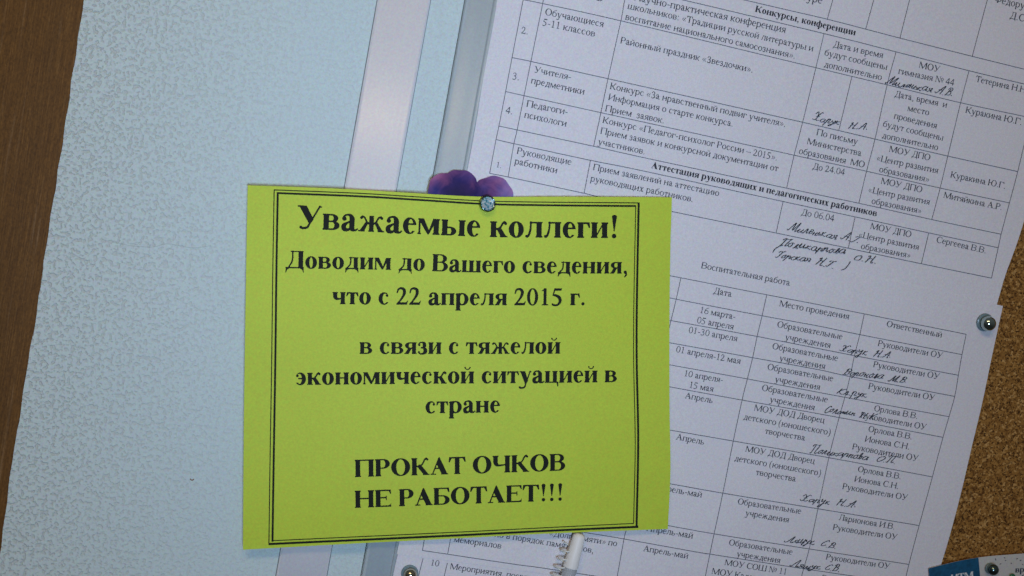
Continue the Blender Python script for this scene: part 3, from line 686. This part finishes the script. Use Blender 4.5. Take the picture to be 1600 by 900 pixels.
# ------------------------------------------------------------------ printed schedules
p1 = thing('schedule_page', at(1150, 200, d_p1), 'white printed timetable page at the top, its bold headings about contests and staff certification', 'printed page', 'white printed schedule pages on the board')
p2 = thing('schedule_page', at(1250, 650, d_p2), 'lower white timetable page right of the lime notice, pinned at its top right corner', 'printed page', 'white printed schedule pages on the board')
p3 = thing('schedule_page', at(640, 900, d_p3), 'white printed page tucked in at the bottom below the notice, showing a row numbered 10', 'printed page', 'white printed schedule pages on the board')
sheet('sheet', [(835, -365), (1150, -297), (1710, -175)], [(700, 420), (1100, 470), (1557.5, 476.5)], [(835, -365), (777, 0), (757, 112), (738, 225), (700, 420)],
      [(1710, -175), (1640, 180), (1600, 345), (1572.5, 425), (1566, 446), (1557.5, 476.5)], d_p1, M['page'], p1)
sheet('sheet', [(722, 318), (880, 342), (1050, 371), (1212, 399.5), (1310, 421.5), (1440, 450), (1567, 478)], [(620, 866), (661, 871), (700, 876), (800, 890), (960, 912), (1200, 950), (1440, 985)],
      [(722, 318), (680, 541), (642, 748), (624, 846), (620, 866)], [(1567, 478), (1549, 561), (1536, 624), (1518, 700), (1506, 752), (1495, 796), (1482, 844), (1470.5, 882), (1440, 985)], d_p2, M['page'], p2)
sheet('sheet', [(627, 846), (900, 880), (1300, 940)], [(590, 1040), (900, 1090), (1290, 1130)], [(627, 846), (614, 900), (590, 1040)], [(1300, 940), (1297, 1030), (1290, 1130)], d_p3, M['page'], p3, 30, 16)

def rules(paths, dep, parent, w=.00034):
    ribbon([plane_pts(p, dep, 8*len(p)) for p in paths], w, dep, M['rule'], parent, 'table_rule')
H1 = [[(817.5, -.5), (847.5, 5.5), (970, 32.5), (1274.7, 105.8), (1386, 132.5), (1500.8, 160.5), (1615, 185)],
      [(1090, -17), (1230, 15.5), (1292.5, 30), (1352.5, 45.5), (1406, 59.5), (1519, 88), (1620, 113)],
      [(960, -24), (1067.5, 0), (1287.5, 52.5), (1400, 81), (1514, 110.5), (1620, 136)],
      [(800, 90), (829.5, 96), (950, 123), (1254, 191), (1367, 217.3), (1480.8, 243.8), (1590, 268)],
      [(790, 143), (818.8, 149.5), (938.8, 176), (1047.5, 200), (1240.7, 242.5), (1353.8, 267.5), (1468.8, 293.8), (1577, 317)],
      [(779.5, 197), (808, 203), (927.5, 228.5), (1000, 245), (1229, 294), (1341.8, 317.5), (1455.8, 343), (1564, 366)],
      [(775, 218), (803, 224.5), (922.5, 250.5), (1000, 266), (1223.5, 314.8), (1336, 338.8), (1451, 363.8), (1559.5, 387)],
      [(765, 271), (793.8, 276.5), (912.5, 302), (936, 307.5), (1050, 330.5), (1212.5, 364), (1325.3, 387.8), (1439.5, 412), (1549, 434.5)]]
V1 = [[(817.5, -.5), (800, 90), (790, 143), (779.5, 197), (775, 218), (765, 271)],
      [(856, -40), (849, 0), (829.5, 96), (818.8, 149.5), (808, 203), (803, 224.5), (793.8, 276.5)],
      [(985, -40), (976, 0), (970, 32.5), (950, 123), (938.8, 176), (927.5, 228.5)], [(922.5, 250.5), (912.5, 302)],
      [(1287.5, 52.5), (1274.7, 105.8), (1254, 191), (1240.7, 242.5), (1229, 294)], [(1223.5, 314.8), (1212.5, 364)],
      [(1310, -34), (1301, 0), (1292.5, 30)], [(1374, -34), (1365, 0), (1352.5, 45.5)], [(1331, 119.5), (1310.5, 204)],
      [(1431, -40), (1421, 0), (1406, 59.5)], [(1400, 81), (1386, 132.5), (1367, 217.3), (1353.8, 267.5), (1341.8, 317.5)], [(1336, 338.8), (1325.3, 387.8)],
      [(1553, -40), (1542.5, 0), (1519, 88)], [(1514, 110.5), (1500.8, 160.5), (1480.8, 243.8), (1468.8, 293.8), (1455.8, 343)], [(1451, 363.8), (1439.5, 412)],
      [(1611, 180), (1590, 268), (1577, 317), (1564, 366), (1559.5, 387), (1549, 434.5)]]
rules(H1+V1, d_p1, p1)
T1 = [('2.', 814, 52, 825, 54), ('Обучающиеся', 851, 23, 942.5, 42.5), ('5-11 классов', 847, 39.5, 929, 57.5), ('3.', 800, 123.5, 811, 125.7), ('Учителя-', 834, 113, 891.5, 125),
      ('предметники', 829, 130, 912.5, 148), ('4.', 789.5, 176.5, 800.5, 179), ('Педагоги-', 822, 166.5, 886.5, 179.5), ('психологи', 818.5, 183.5, 884.5, 198), ('классов', 872, -13.5, 940.5, 2.5),
      ('Научно-практическая конференция', 990, 0, 1227, 51.5), ('школьников: «Традиции русской литературы и', 980, 13.5, 1270, 80.5), ('воспитание национального самосознания».', 976.3, 30.5, 1242, 92),
      ('Районный праздник «Звездочки».', 968.8, 67.5, 1176, 113.8), ('Конкурс «За нравственный подвиг учителя».', 952.5, 138.8, 1227, 198.5), ('Информация о старте конкурса.', 950, 156, 1145, 198),
      ('Прием  заявок.', 945, 173.8, 1037.5, 193), ('Конкурс «Педагог-психолог России – 2015».', 941, 192, 1214, 251), ('Прием заявок и конкурсной документации от', 937.5, 208.8, 1215, 268),
      ('участников.', 933.8, 225.5, 1007.5, 241.3), ('Прием заявлений на аттестацию', 926, 265.5, 1123, 306.5), ('руководящих работников.', 922, 283, 1082.5, 315.7), ('Руководящие', 807, 240, 892, 258),
      ('работники', 803.5, 256, 870, 271), ('1.', 774.5, 261, 783.5, 262.8), ('культуре', 1220, -8, 1284, 6), ('Федорук', 1553, 3, 1607, 15.5), ('Д.С.', 1577, 28.5, 1604, 35),
      ('Дата и время', 1301, 73.5, 1379, 91), ('будут сообщены', 1287.5, 86.3, 1385.5, 109.5), ('дополнительно', 1287, 104.5, 1377, 125.5), ('МОУ', 1435.5, 106, 1467.5, 113), ('гимназия № 44', 1403, 115, 1490, 134),
      ('Тетерина Н.Н.', 1523.8, 127.5, 1605, 146), ('Дата, время  и', 1397, 151, 1479, 168.5), ('место', 1417.5, 173, 1451, 180.5), ('проведения', 1396, 185, 1463, 201), ('будут сообщены', 1378.8, 197.5, 1473, 220),
      ('дополнительно', 1377.5, 215.5, 1465, 235), ('Куракина Ю.Г.', 1508, 176, 1596, 195.5), ('По письму', 1275, 211, 1339, 226), ('Министерства', 1260.5, 225, 1345, 244), ('образования  МО', 1247.5, 240, 1350, 262),
      ('До 24.04', 1268.8, 264, 1319, 274), ('МОУ ДПО', 1388.8, 237, 1452.5, 251), ('«Центр развития', 1368.8, 251, 1465, 271), ('образования»', 1373, 268.5, 1451, 285), ('МОУ ДПО', 1376, 287, 1440, 301),
      ('«Центр развития', 1356, 300.5, 1452, 320), ('образования»', 1361, 318, 1439, 334), ('Куракина Ю.Г.', 1484.5, 277, 1570.5, 295), ('Митяйкина А.Р.', 1473.8, 309, 1565, 328.5), ('До 06.04', 1251, 336, 1302.5, 346),
      ('МОУ ДПО', 1359.5, 357.5, 1423, 371), ('«Центр развития', 1341, 370.5, 1435, 390.5), ('образования»', 1344.5, 388.5, 1422, 403.5), ('Сергеева В.В.', 1462.5, 378.5, 1540, 396)]
for s, x0, y0, x1, y1 in T1: text_line(s, [(x0, y0), (x1, y1)], d_p1, M['ink_page'], p1)
text_line('Конкурсы, конференции', [(1179.5, 18.5), (1336, 55.5)], d_p1, M['ink_bold'], p1, bold=True)
text_line('Аттестация руководящих и педагогических работников', [(1017, 262.5), (1369.5, 338)], d_p1, M['ink_bold'], p1, bold=True)
HW1 = [('Миленькая А.В.', 1382, 130.5, 1488, 150.5, 6.6), ('Харук', 1268, 187, 1310, 195, 6.5), ('Н.А.', 1323, 200, 1356, 202, 5.6), ('Миленькая', 1229, 359, 1306, 373, 6.8), ('А.Г.', 1313, 374, 1341, 380, 6.6),
       ('(', 1207, 391, 1214, 392.5, 8), ('Поликарпова', 1216, 383.5, 1320, 397, 6.8), ('О.Н.', 1331, 406.5, 1369, 411, 6), ('Горская', 1210, 401, 1265, 409.5, 6.6), ('Н.Г.', 1272, 413, 1303, 418.5, 6.2), (')', 1319, 417, 1325, 418, 6.5)]
for h in HW1: handwriting(h[0], *h[1:6], d_p1 if h[2] < 380 else d_p2, M['pen_ink'], p1)

H2 = [[(1010, 424), (1063.8, 434), (1198, 460.5), (1280, 476.2), (1350.4, 490.4), (1509.5, 522.2)], [(1010, 458), (1056.5, 467.5), (1190.6, 493.3), (1280, 509.6), (1343.3, 522.7), (1503, 554)],
      [(1010, 494), (1049, 501), (1182.9, 525.6), (1335, 555.6), (1497.3, 586.2)], [(1010, 529), (1046.5, 535.5), (1175.9, 558.7), (1280, 577.8), (1328.2, 588.2), (1491.6, 619.3)],
      [(1010, 563.5), (1046.4, 570), (1167.6, 592), (1320, 620.7), (1482.7, 651)], [(1010, 598), (1046.4, 604.4), (1159.4, 625), (1311, 652.3), (1473.3, 683.3)],
      [(1010, 666), (1047, 672), (1145.6, 689), (1295, 715), (1456.7, 745)], [(1000, 748), (1046, 755.6), (1129.3, 770.4), (1278, 794.8), (1436, 821)],
      [(1000, 814), (1043, 821), (1115.6, 834), (1264.3, 857.6), (1420, 881.8)], [(880, 826), (914, 832), (975, 842), (1100, 864.5), (1109, 865.6), (1255.6, 888.5), (1414, 912)],
      [(660, 860), (699.4, 865.8), (800, 881), (840, 886.3), (904, 896), (1000, 911)]]
V2 = [[(668, 820), (663, 843), (660, 860)], [(709, 820), (704, 842), (699.4, 865.8)], [(1063.8, 434), (1056.5, 467.5), (1046.4, 509.4), (1038, 550)], [(985, 800), (978, 829.4), (974.9, 842), (964.4, 900), (962, 912)],
      [(1198, 460.5), (1190.6, 493.3), (1182.9, 525.6), (1175.9, 558.7), (1167.6, 592), (1159.4, 625), (1145.6, 689), (1129.3, 770.4), (1115.6, 834), (1109, 865.6), (1100, 910)],
      [(1350.4, 490.4), (1343.3, 522.7), (1335, 555.6), (1328.2, 588.2), (1320, 620.7), (1311, 652.3), (1295, 715), (1278, 794.8), (1264.3, 857.6), (1255.6, 888.5), (1250, 910)],
      [(1509.5, 522.2), (1503, 554), (1497.3, 586.2), (1491.6, 619.3), (1482.7, 651), (1473.3, 683.3), (1456.7, 745), (1436, 821), (1420, 881.8), (1413, 912)]]
rules(H2+V2, d_p2, p2)
T2 = [('Воспитательная работа', 1095, 418.8, 1233.5, 446.5), ('Дата', 1114, 458.5, 1142.5, 464), ('Место проведения', 1217.5, 478.5, 1326, 499), ('Ответственный', 1384.5, 510, 1471, 527.5), ('16 марта-', 1092.7, 488.5, 1148.5, 499.5),
      ('05 апреля', 1088.4, 504.5, 1145.6, 515), ('01-30 апреля', 1075.4, 519.8, 1151.3, 533.5), ('01 апреля-12 мая', 1055.6, 550, 1156.4, 568.8), ('10 апреля-', 1068, 587.5, 1129, 598), ('15 мая', 1076, 605.5, 1114, 612.3),
      ('Апрель', 1069.5, 622, 1113, 630), ('Апрель', 1055.6, 686.5, 1099.5, 695), ('Апрель-май', 1024, 764.5, 1096, 777.5), ('Апрель-май', 1009.5, 829.3, 1082, 841.5), ('Апрель-май', 1004.3, 860.8, 1074.6, 873),
      ('Образовательные', 1213.7, 511, 1315.5, 530.5), ('учреждения', 1226, 530.7, 1297, 544), ('Образовательные', 1206, 545, 1308.4, 564.3), ('учреждения', 1217, 563.6, 1288.6, 577), ('Образовательные', 1198.4, 577.4, 1301, 596),
      ('учреждения', 1210, 596.5, 1280.6, 609.5), ('Образовательные', 1189.6, 610, 1292.4, 629), ('учреждения', 1202, 628, 1272, 641.3), ('МОУ ДОД Дворец', 1178, 641.3, 1287.6, 661.2), ('детского (юношеского)', 1161, 655.2, 1297, 680),
      ('творчества', 1194.6, 677.3, 1257, 688.5), ('МОУ ДОД Дворец', 1164.4, 705.5, 1272.2, 724.8), ('детского (юношеского)', 1147, 720, 1282, 743.5), ('творчества', 1180.4, 741.8, 1242.7, 752.6), ('Образовательные', 1152, 787.5, 1251, 803),
      ('учреждения', 1164, 805.3, 1232, 816.5), ('Образовательные', 1138.2, 851.5, 1237.3, 866.8), ('учреждения', 1150.4, 869.2, 1218.4, 880), ('МОУ СОШ № 11', 1131.8, 882.8, 1229, 897.8), ('МОУ Кадетская', 1111.5, 896.6, 1206, 911),
      ('Руководители ОУ', 1371, 540.5, 1471.6, 560), ('Руководители ОУ', 1363.8, 573.5, 1466.7, 592.8), ('Руководители ОУ', 1356.2, 607.3, 1459.6, 626), ('Орлова В.В.', 1365, 642, 1433.3, 654.5), ('Руководители ОУ', 1344, 652.5, 1446.2, 671.8),
      ('Орлова В.В.', 1356, 674.2, 1424.4, 686.7), ('Ионова С.Н.', 1350.7, 689.8, 1420.4, 702.4), ('Руководители ОУ', 1331, 702, 1433.8, 720.8), ('Орлова В.В.', 1339.6, 736.8, 1407.3, 748.8), ('Ионова С.Н.', 1334.4, 752.2, 1403.3, 764),
      ('Руководители ОУ', 1315.6, 764, 1417, 781.8), ('Ларионова И.В.', 1310, 812.5, 1397.5, 827.2), ('Руководители ОУ', 1300.8, 827.8, 1400.8, 843.4), ('Руководители ОУ', 1290, 874, 1389.3, 889), ('Руководители ОУ', 1283, 907, 1383, 922),
      ('но в порядок памятников,', 772, 838.3, 927, 864.3), ('«Долг памяти» по', 857.6, 837, 963.5, 853.5), ('мемориалов', 708.8, 846.5, 782.8, 857.3)]
for s, x0, y0, x1, y1 in T2: text_line(s, [(x0, y0), (x1, y1)], d_p2, M['ink_page'], p2)
HW2 = [('Харук', 1310, 548.5, 1353, 555, 6.6), ('Н.А.', 1363, 556.5, 1392, 558.5, 5.6), ('Воронова', 1316, 584, 1379, 592, 6.2), ('М.В.', 1387, 595, 1416, 598.5, 5.5), ('Кл.рук', 1305, 614.5, 1353, 621, 6.2),
       ('Соломин', 1286, 643.5, 1335, 649, 6.4), ('Н.К', 1340, 652, 1367, 655, 6.2), ('Поликарпова', 1264, 706.5, 1355, 718, 6.6), ('О.П.', 1367, 720.5, 1399, 724.5, 5.6), ('Харук', 1249, 782, 1295, 788.5, 6.6),
       ('Н.А.', 1305, 789, 1337, 792.5, 5.6), ('Лящук', 1226, 846, 1271, 851, 6.4), ('С.В.', 1280, 852, 1306, 857, 5.6), ('Лящук', 1234, 884.5, 1281, 889.5, 6.4), ('С.В.', 1287, 890, 1312, 893, 5.6)]
for h in HW2: handwriting(h[0], *h[1:6], d_p2, M['pen_ink'], p2)
rules([[(661, 872.5), (655, 896), (650, 920)], [(699, 879.4), (694.4, 898.8), (690, 920)]], d_p3, p3)
for s, x0, y0, x1, y1 in [('10', 672, 883, 685.5, 885.2), ('Мероприятия, посвящённые', 702.8, 889, 870, 913), ('школьников', 700, 906.5, 775, 917)]: text_line(s.replace('ё', 'е'), [(x0, y0), (x1, y1)], d_p3, M['ink_page'], p3)

# ------------------------------------------------------------------ violet flower cut-out
fl = thing('flower_cutout', at(735, 310, .0075), 'purple pansy paper cut-out peeping over the top edge of the lime notice', 'paper flower')
def petal(cx, cy, rx, ry, d, seed, rot=0):
    r = random.Random(seed); V = []; F = []; nr, na = 7, 44
    ph = [r.uniform(0, 6.28) for _ in range(3)]
    V.append(at(cx, cy, d+.0007))
    for i in range(1, nr+1):
        k = i/nr
        for j in range(na):
            a = 2*math.pi*j/na
            w = 1+.025*math.sin(5*a+ph[0])+.015*math.sin(9*a+ph[1])
            x = rx*k*w*math.cos(a); y = ry*k*w*math.sin(a)
            V.append(at(cx+x*math.cos(rot)-y*math.sin(rot), cy+x*math.sin(rot)+y*math.cos(rot), d+.0007*(1-k*k)+.00008*k*math.sin(3*a+ph[2])))
    for j in range(na): F.append((0, 1+(j+1) % na, 1+j))
    for i in range(nr-1):
        for j in range(na):
            a = 1+i*na+j; b = 1+i*na+(j+1) % na; F.append((a, b, b+na, a+na))
    rim = V[-na:]; b0 = len(V); V += [Vector(p) for p in rim]+[p+Vector((0, .00015, 0)) for p in rim]
    for j in range(na): F.append((b0+j, b0+(j+1) % na, b0+na+(j+1) % na, b0+na+j))
    F.append(tuple(b0+na+j for j in range(na)))
    o = mesh_obj('petal', V, F, M['petal'], fl, smooth=True)
petal(694, 298, 25.5, 28, .0067, 1); petal(770, 305, 31.5, 30, .0067, 3); petal(718, 293, 29.5, 28, .0069, 2); petal(705, 330, 28, 24, .0065, 4); petal(752, 335, 28, 24, .0065, 5)

# ------------------------------------------------------------------ lime notice
no = thing('notice', at(715, 575, d_no), 'lime green sheet with black bold lettering and triple-line border, pinned over the schedules', 'notice')
sheet('sheet', [(387, 289.5), (500, 293.5), (570, 297), (640, 301.3), (700, 305), (752, 307.3), (800, 307.6), (900, 307.4), (1050, 308.3)], [(379.5, 859), (540, 850), (700, 842), (840, 834.5), (1043.5, 826.5)],
      [(387, 289.5), (385.3, 380), (383.6, 480), (381, 660), (379.5, 859)], [(1050, 308.3), (1047.3, 400), (1046, 520), (1046.3, 640), (1047.6, 735), (1043.5, 826.5)], d_no, M['notice'], no, 60, 50)
TL, TR, BR, BL = (428.4, 296.7), (998.8, 317), (995.5, 824), (420.2, 851)
topc = [TL, (560, 302), (650, 307.5), (752, 313.8), (850, 315.8), TR]; botc = [BL, (560, 844.5), (700, 838), (850, 830.5), BR]
lefc = [TL, (426.3, 420), (424.6, 560), (422.3, 700), BL]; rigc = [TR, (996.4, 440), (995.6, 560), (998, 690), BR]
def off(path, dx, dy, e0=0, e1=0):
    q = [(x+dx, y+dy) for x, y in path]
    return q
B = [(topc, 0, 0, .9), (lefc, 0, 0, .9), (botc, 0, 0, 2.9), (rigc, 0, 0, 2.9)]
paths = []
def bline(path, dx, dy, w, t0=0, t1=0):
    w *= 1.15
    q = [list(p) for p in path]; q[0][0] += dx; q[0][1] += dy; q[-1][0] += dx; q[-1][1] += dy
    q = [[x, y] if i in (0, len(q)-1) else [x+dx, y+dy] for i, (x, y) in enumerate(q)]
    ax = 0 if abs(q[-1][0]-q[0][0]) > 200 else 1
    q[0][ax] += t0; q[-1][ax] += t1
    ribbon([plane_pts(q, d_no, 60)], w/3.22/1000, d_no, M['ink'], no, 'border_line', eps=.0002)
bline(topc, 0, 0, 1.3); bline(lefc, 0, 0, 1.3, 0, -1); bline(botc, .8, -1, 2.9, -1.5, 1.0); bline(rigc, -.9, 0, 2.9, -.5, -2.0)
bline(topc, 5.2, 4.9, 2.5, -1.2, -10.5); bline(lefc, 5.6, 4.8, 2.7, 0, -9.6); bline(botc, 6.4, -6.3, 1.2, 0, -11.8); bline(rigc, -5.6, 4.5, 1.2, 0, -10.5)
for s, pts in [('Уважаемые коллеги!', [(464, 357), (560, 361.3), (659, 366), (765, 370.3), (860, 371.3), (967, 372)]),
               ('Доводим до Вашего сведения,', [(445.5, 419), (611, 421.7), (734, 425.4), (850, 427), (981, 427.5)]),
               ('что с 22 апреля 2015 г.', [(519, 475), (659, 476.3), (805, 477), (915, 476.8)]),
               ('в связи с тяжелой', [(561.5, 553), (720, 553), (875.5, 552.5)]),
               ('экономической ситуацией в', [(461.5, 601.5), (700, 599.3), (964, 597)]),
               ('стране', [(664.5, 645.8), (781.5, 644.3)]),
               ('ПРОКАТ ОЧКОВ', [(554.3, 745.4), (720, 740.4), (883.4, 735)]),
               ('НЕ РАБОТАЕТ!!!', [(554.3, 793.5), (720, 787.5), (881, 781.8)])]:
    text_line(s, pts, d_no, M['ink'], no, bold=True, n=80)

# ------------------------------------------------------------------ card at the bottom right
cd = thing('card', at(1520, 900, d_card), 'petrol blue and white leaflet poking in at the bottom right corner of the cork', 'leaflet')
sheet('sheet', [(1450.5, 888), (1480, 880.5), (1505, 875), (1529, 871), (1560, 867.8), (1640, 862)], [(1462, 1010), (1550, 990), (1655, 980)], [(1450.5, 888), (1455, 930), (1462, 1010)], [(1640, 862), (1647, 920), (1655, 980)], d_card, M['card'], cd, 20, 14)
def panel(name, top, bottom, left, right, m_, e, parent):
    return sheet(name, top, bottom, left, right, lambda X, Z: d_card(X, Z)+e, m_, parent, 12, 8, th=.00005)
panel('blue_panel', [(1450.7, 888.2), (1480, 880.8), (1505, 875.2), (1528.8, 871.2)], [(1462, 1005), (1540, 992)], [(1450.7, 888.2), (1455, 930), (1462, 1005)], [(1528.8, 871.2), (1531.5, 900), (1540, 992)], M['blue'], .00012, cd)
text_line('ИТМ', [(1486, 908.5), (1521, 903)], lambda X, Z: d_card(X, Z)+.00012, M['card_white'], cd, bold=True)
text_line('время', [(1586, 894.5), (1622, 893)], d_card, M['card_ink'], cd, bold=True); text_line('работы', [(1583, 907), (1622, 905)], d_card, M['card_ink'], cd, bold=True)
for i, (x, y, dx, dy) in enumerate([(1555.5, 874, .7, 3), (1569.5, 871.5, 2, 1), (1589, 873, 2.2, -1), (1594.5, 875.5, 2.4, -1.4), (1563, 881, 2.4, -1), (1571, 875.6, 1.8, .6), (1580, 880, 1.6, .8), (1598, 882, 1.5, 1)]):
    ribbon([plane_pts([(x-dx/2, y-dy/2), (x+dx/2, y+dy/2)], d_card, 4)], .00042, d_card, M['card_ink'], cd, 'printed_fleck')

# ------------------------------------------------------------------ pins
def lathe(prof, ctr, axis, m_, parent, name, seg=40, smooth=True):
    ax = axis.normalized(); u = ax.orthogonal().normalized(); w = ax.cross(u); V = []; F = []
    for r, h in prof:
        for k in range(seg):
            a = 2*math.pi*k/seg; V.append(ctr+ax*h+(u*math.cos(a)+w*math.sin(a))*max(r, 1e-5))
    for i in range(len(prof)-1):
        for k in range(seg):
            a = i*seg+k; b = i*seg+(k+1) % seg; F.append((a, b, b+seg, a+seg))
    F.append(tuple(range(seg-1, -1, -1))); F.append(tuple((len(prof)-1)*seg+k for k in range(seg)))
    return mesh_obj(name, V, F, m_, parent, smooth=smooth)
def dome(r, h, n=12, r0=0.0): return [(r0+(r-r0)*math.cos(math.pi/2*i/n), h*math.sin(math.pi/2*i/n)) for i in range(n+1)]
MM = .001
# crystal-headed pin through the notice
c0 = at(758.5, 320, .0077); ax = Vector((.16, -1, .22))
pn = thing('crystal_pin', c0, 'crystal-headed metal pin holding the lime notice at its top edge', 'pin', 'push pins on the board')
lathe([(.5*MM, -.002), (.5*MM, .0004), (2.6*MM, .0006), (3.7*MM, .0014), (3.95*MM, .0026), (3.95*MM, .0038), (3.8*MM, .0041), (3.45*MM, .0041), (3.3*MM, .0034)], c0, ax, M['chrome_dark'], pn, 'cup')
def gem(ctr, ax, r, parent):
    ax = ax.normalized(); u = ax.orthogonal().normalized(); w = ax.cross(u); V = []; F = []
    rg = random.Random(9); N = 12
    for rad, h, off in ((r, .0033, 0), (r*.98, .0038, 0), (r*.80, .0046, .5), (r*.50, .0050, 0)):
        for k in range(N):
            a = 2*math.pi*(k+off)/N; V.append(ctr+ax*(h+rg.uniform(-.0004, .0004)*(off+.6))+(u*math.cos(a)+w*math.sin(a))*rad)
    V.append(ctr+ax*.0049)
    for i in range(3):
        for k in range(N):
            a = i*N+k; b = i*N+(k+1) % N; F += [(a, b, a+N), (b, b+N, a+N)]
    for k in range(N): F.append((3*N+k, 3*N+(k+1) % N, 4*N))
    return mesh_obj('crystal', V, F, M['gem'], parent)
gem(c0, ax, 3.45*MM, pn)
def ball_pin(px_, py_, dep, ax, r, label, m_ball, disc_r):
    c = at(px_, py_, dep)
    t = thing('ball_pin', c, label, 'pin', 'push pins on the board')
    lathe([(.4*MM, -.004), (.4*MM, .0001), (disc_r, .0002), (disc_r*1.0, .0007), (disc_r*.93, .0010), (disc_r*.5, .0011)], c, ax, M['disc'], t, 'base_disc')
    lathe([(r*.55, .0008)]+[(r*math.cos(a), .0008+r*.75+r*.9*math.sin(a)) for a in [math.radians(-50+140*i/16) for i in range(17)]], c, ax, m_ball, t, 'head')
    return t
ball_pin(1538, 503.5, .0066, Vector((.06, -1, -.05)), 3.9*MM, 'round steel-headed pin at the top right corner of the lower schedule page', M['chrome'], 4.7*MM)
ball_pin(640, 895.5, .0061, Vector((.05, -1, .03)), 3.3*MM, 'shiny round-headed pin on the bottom left page beside the row numbered 10', M['gold'], 4.3*MM)
ball_pin(1546.5, 888, .0075, Vector((.05, -1, .08)), 3.0*MM, 'greenish steel round-headed pin on the white half of the corner leaflet', M['chrome_dark'], 2.9*MM)
c = at(1580, 901, .0073)
gp = thing('enamel_pin', c, 'small dark green flat-headed pin in the leaflet, right of the steel ball pin', 'pin', 'push pins on the board')
lathe([(.4*MM, -.003), (.4*MM, .0004), (1.7*MM, .0006), (1.8*MM, .0012), (1.5*MM, .0016), (.2*MM, .0017)], c, Vector((.1, -1, .1)), M['green'], gp, 'head')

# ------------------------------------------------------------------ pen with coiled cord
pe = thing('pen', at(888, 880, .013), 'white-capped clear pen hanging just below the lower edge of the lime notice', 'pen')
A0 = at(906, 833, .0098); A1 = at(891, 887, .0105); ax = (A1-A0).normalized(); Lc = (A1-A0).length
lathe([(.6*MM, 0), (1.7*MM, .0001), (2.5*MM, .0006), (3.05*MM, .0014), (3.2*MM, .0022), (3.5*MM, Lc*.6), (3.8*MM, Lc-.0004), (3.7*MM, Lc), (3.2*MM, Lc)], A0, ax, M['cap'], pe, 'cap', 48)
A2 = A0+ax*(Lc+.0001)
lathe([(3.4*MM, 0), (3.6*MM, .0004), (3.7*MM, .03), (3.0*MM, .0302)], A2, ax, M['clear'], pe, 'barrel', 48)
lathe([(1.3*MM, .0003), (1.3*MM, .0298)], A2, ax, M['core'], pe, 'refill', 20)
cc = thing('coiled_cord', at(872, 880, .0112), 'thin white plastic coiled cord curling out behind the left side of the pen', 'cord')
B0 = at(889, 850, .0092); B1 = at(864, 916, .0092); ax = (B1-B0); Lh = ax.length; ax.normalize(); u = ax.orthogonal().normalized(); w = ax.cross(u)
turns = 5.2; pts = []
for i in range(261):
    t = i/260; a = 2*math.pi*turns*t+1.0; pts.append(B0+ax*Lh*t+(u*math.cos(a)+w*math.sin(a))*.0029)
V = []; F = []; ns = 8
for i, p in enumerate(pts):
    tg = (pts[min(i+1, 260)]-pts[max(i-1, 0)]).normalized(); x = tg.cross(ax).normalized(); y = tg.cross(x)
    for k in range(ns): a = 2*math.pi*k/ns; V.append(p+(x*math.cos(a)+y*math.sin(a))*.0005)
for i in range(260):
    for k in range(ns): a = i*ns+k; b = i*ns+(k+1) % ns; F.append((a, b, b+ns, a+ns))
F += [tuple(range(ns)), tuple(260*ns+k for k in range(ns-1, -1, -1))]
mesh_obj('cord', V, F, M['cord'], cc, smooth=True)
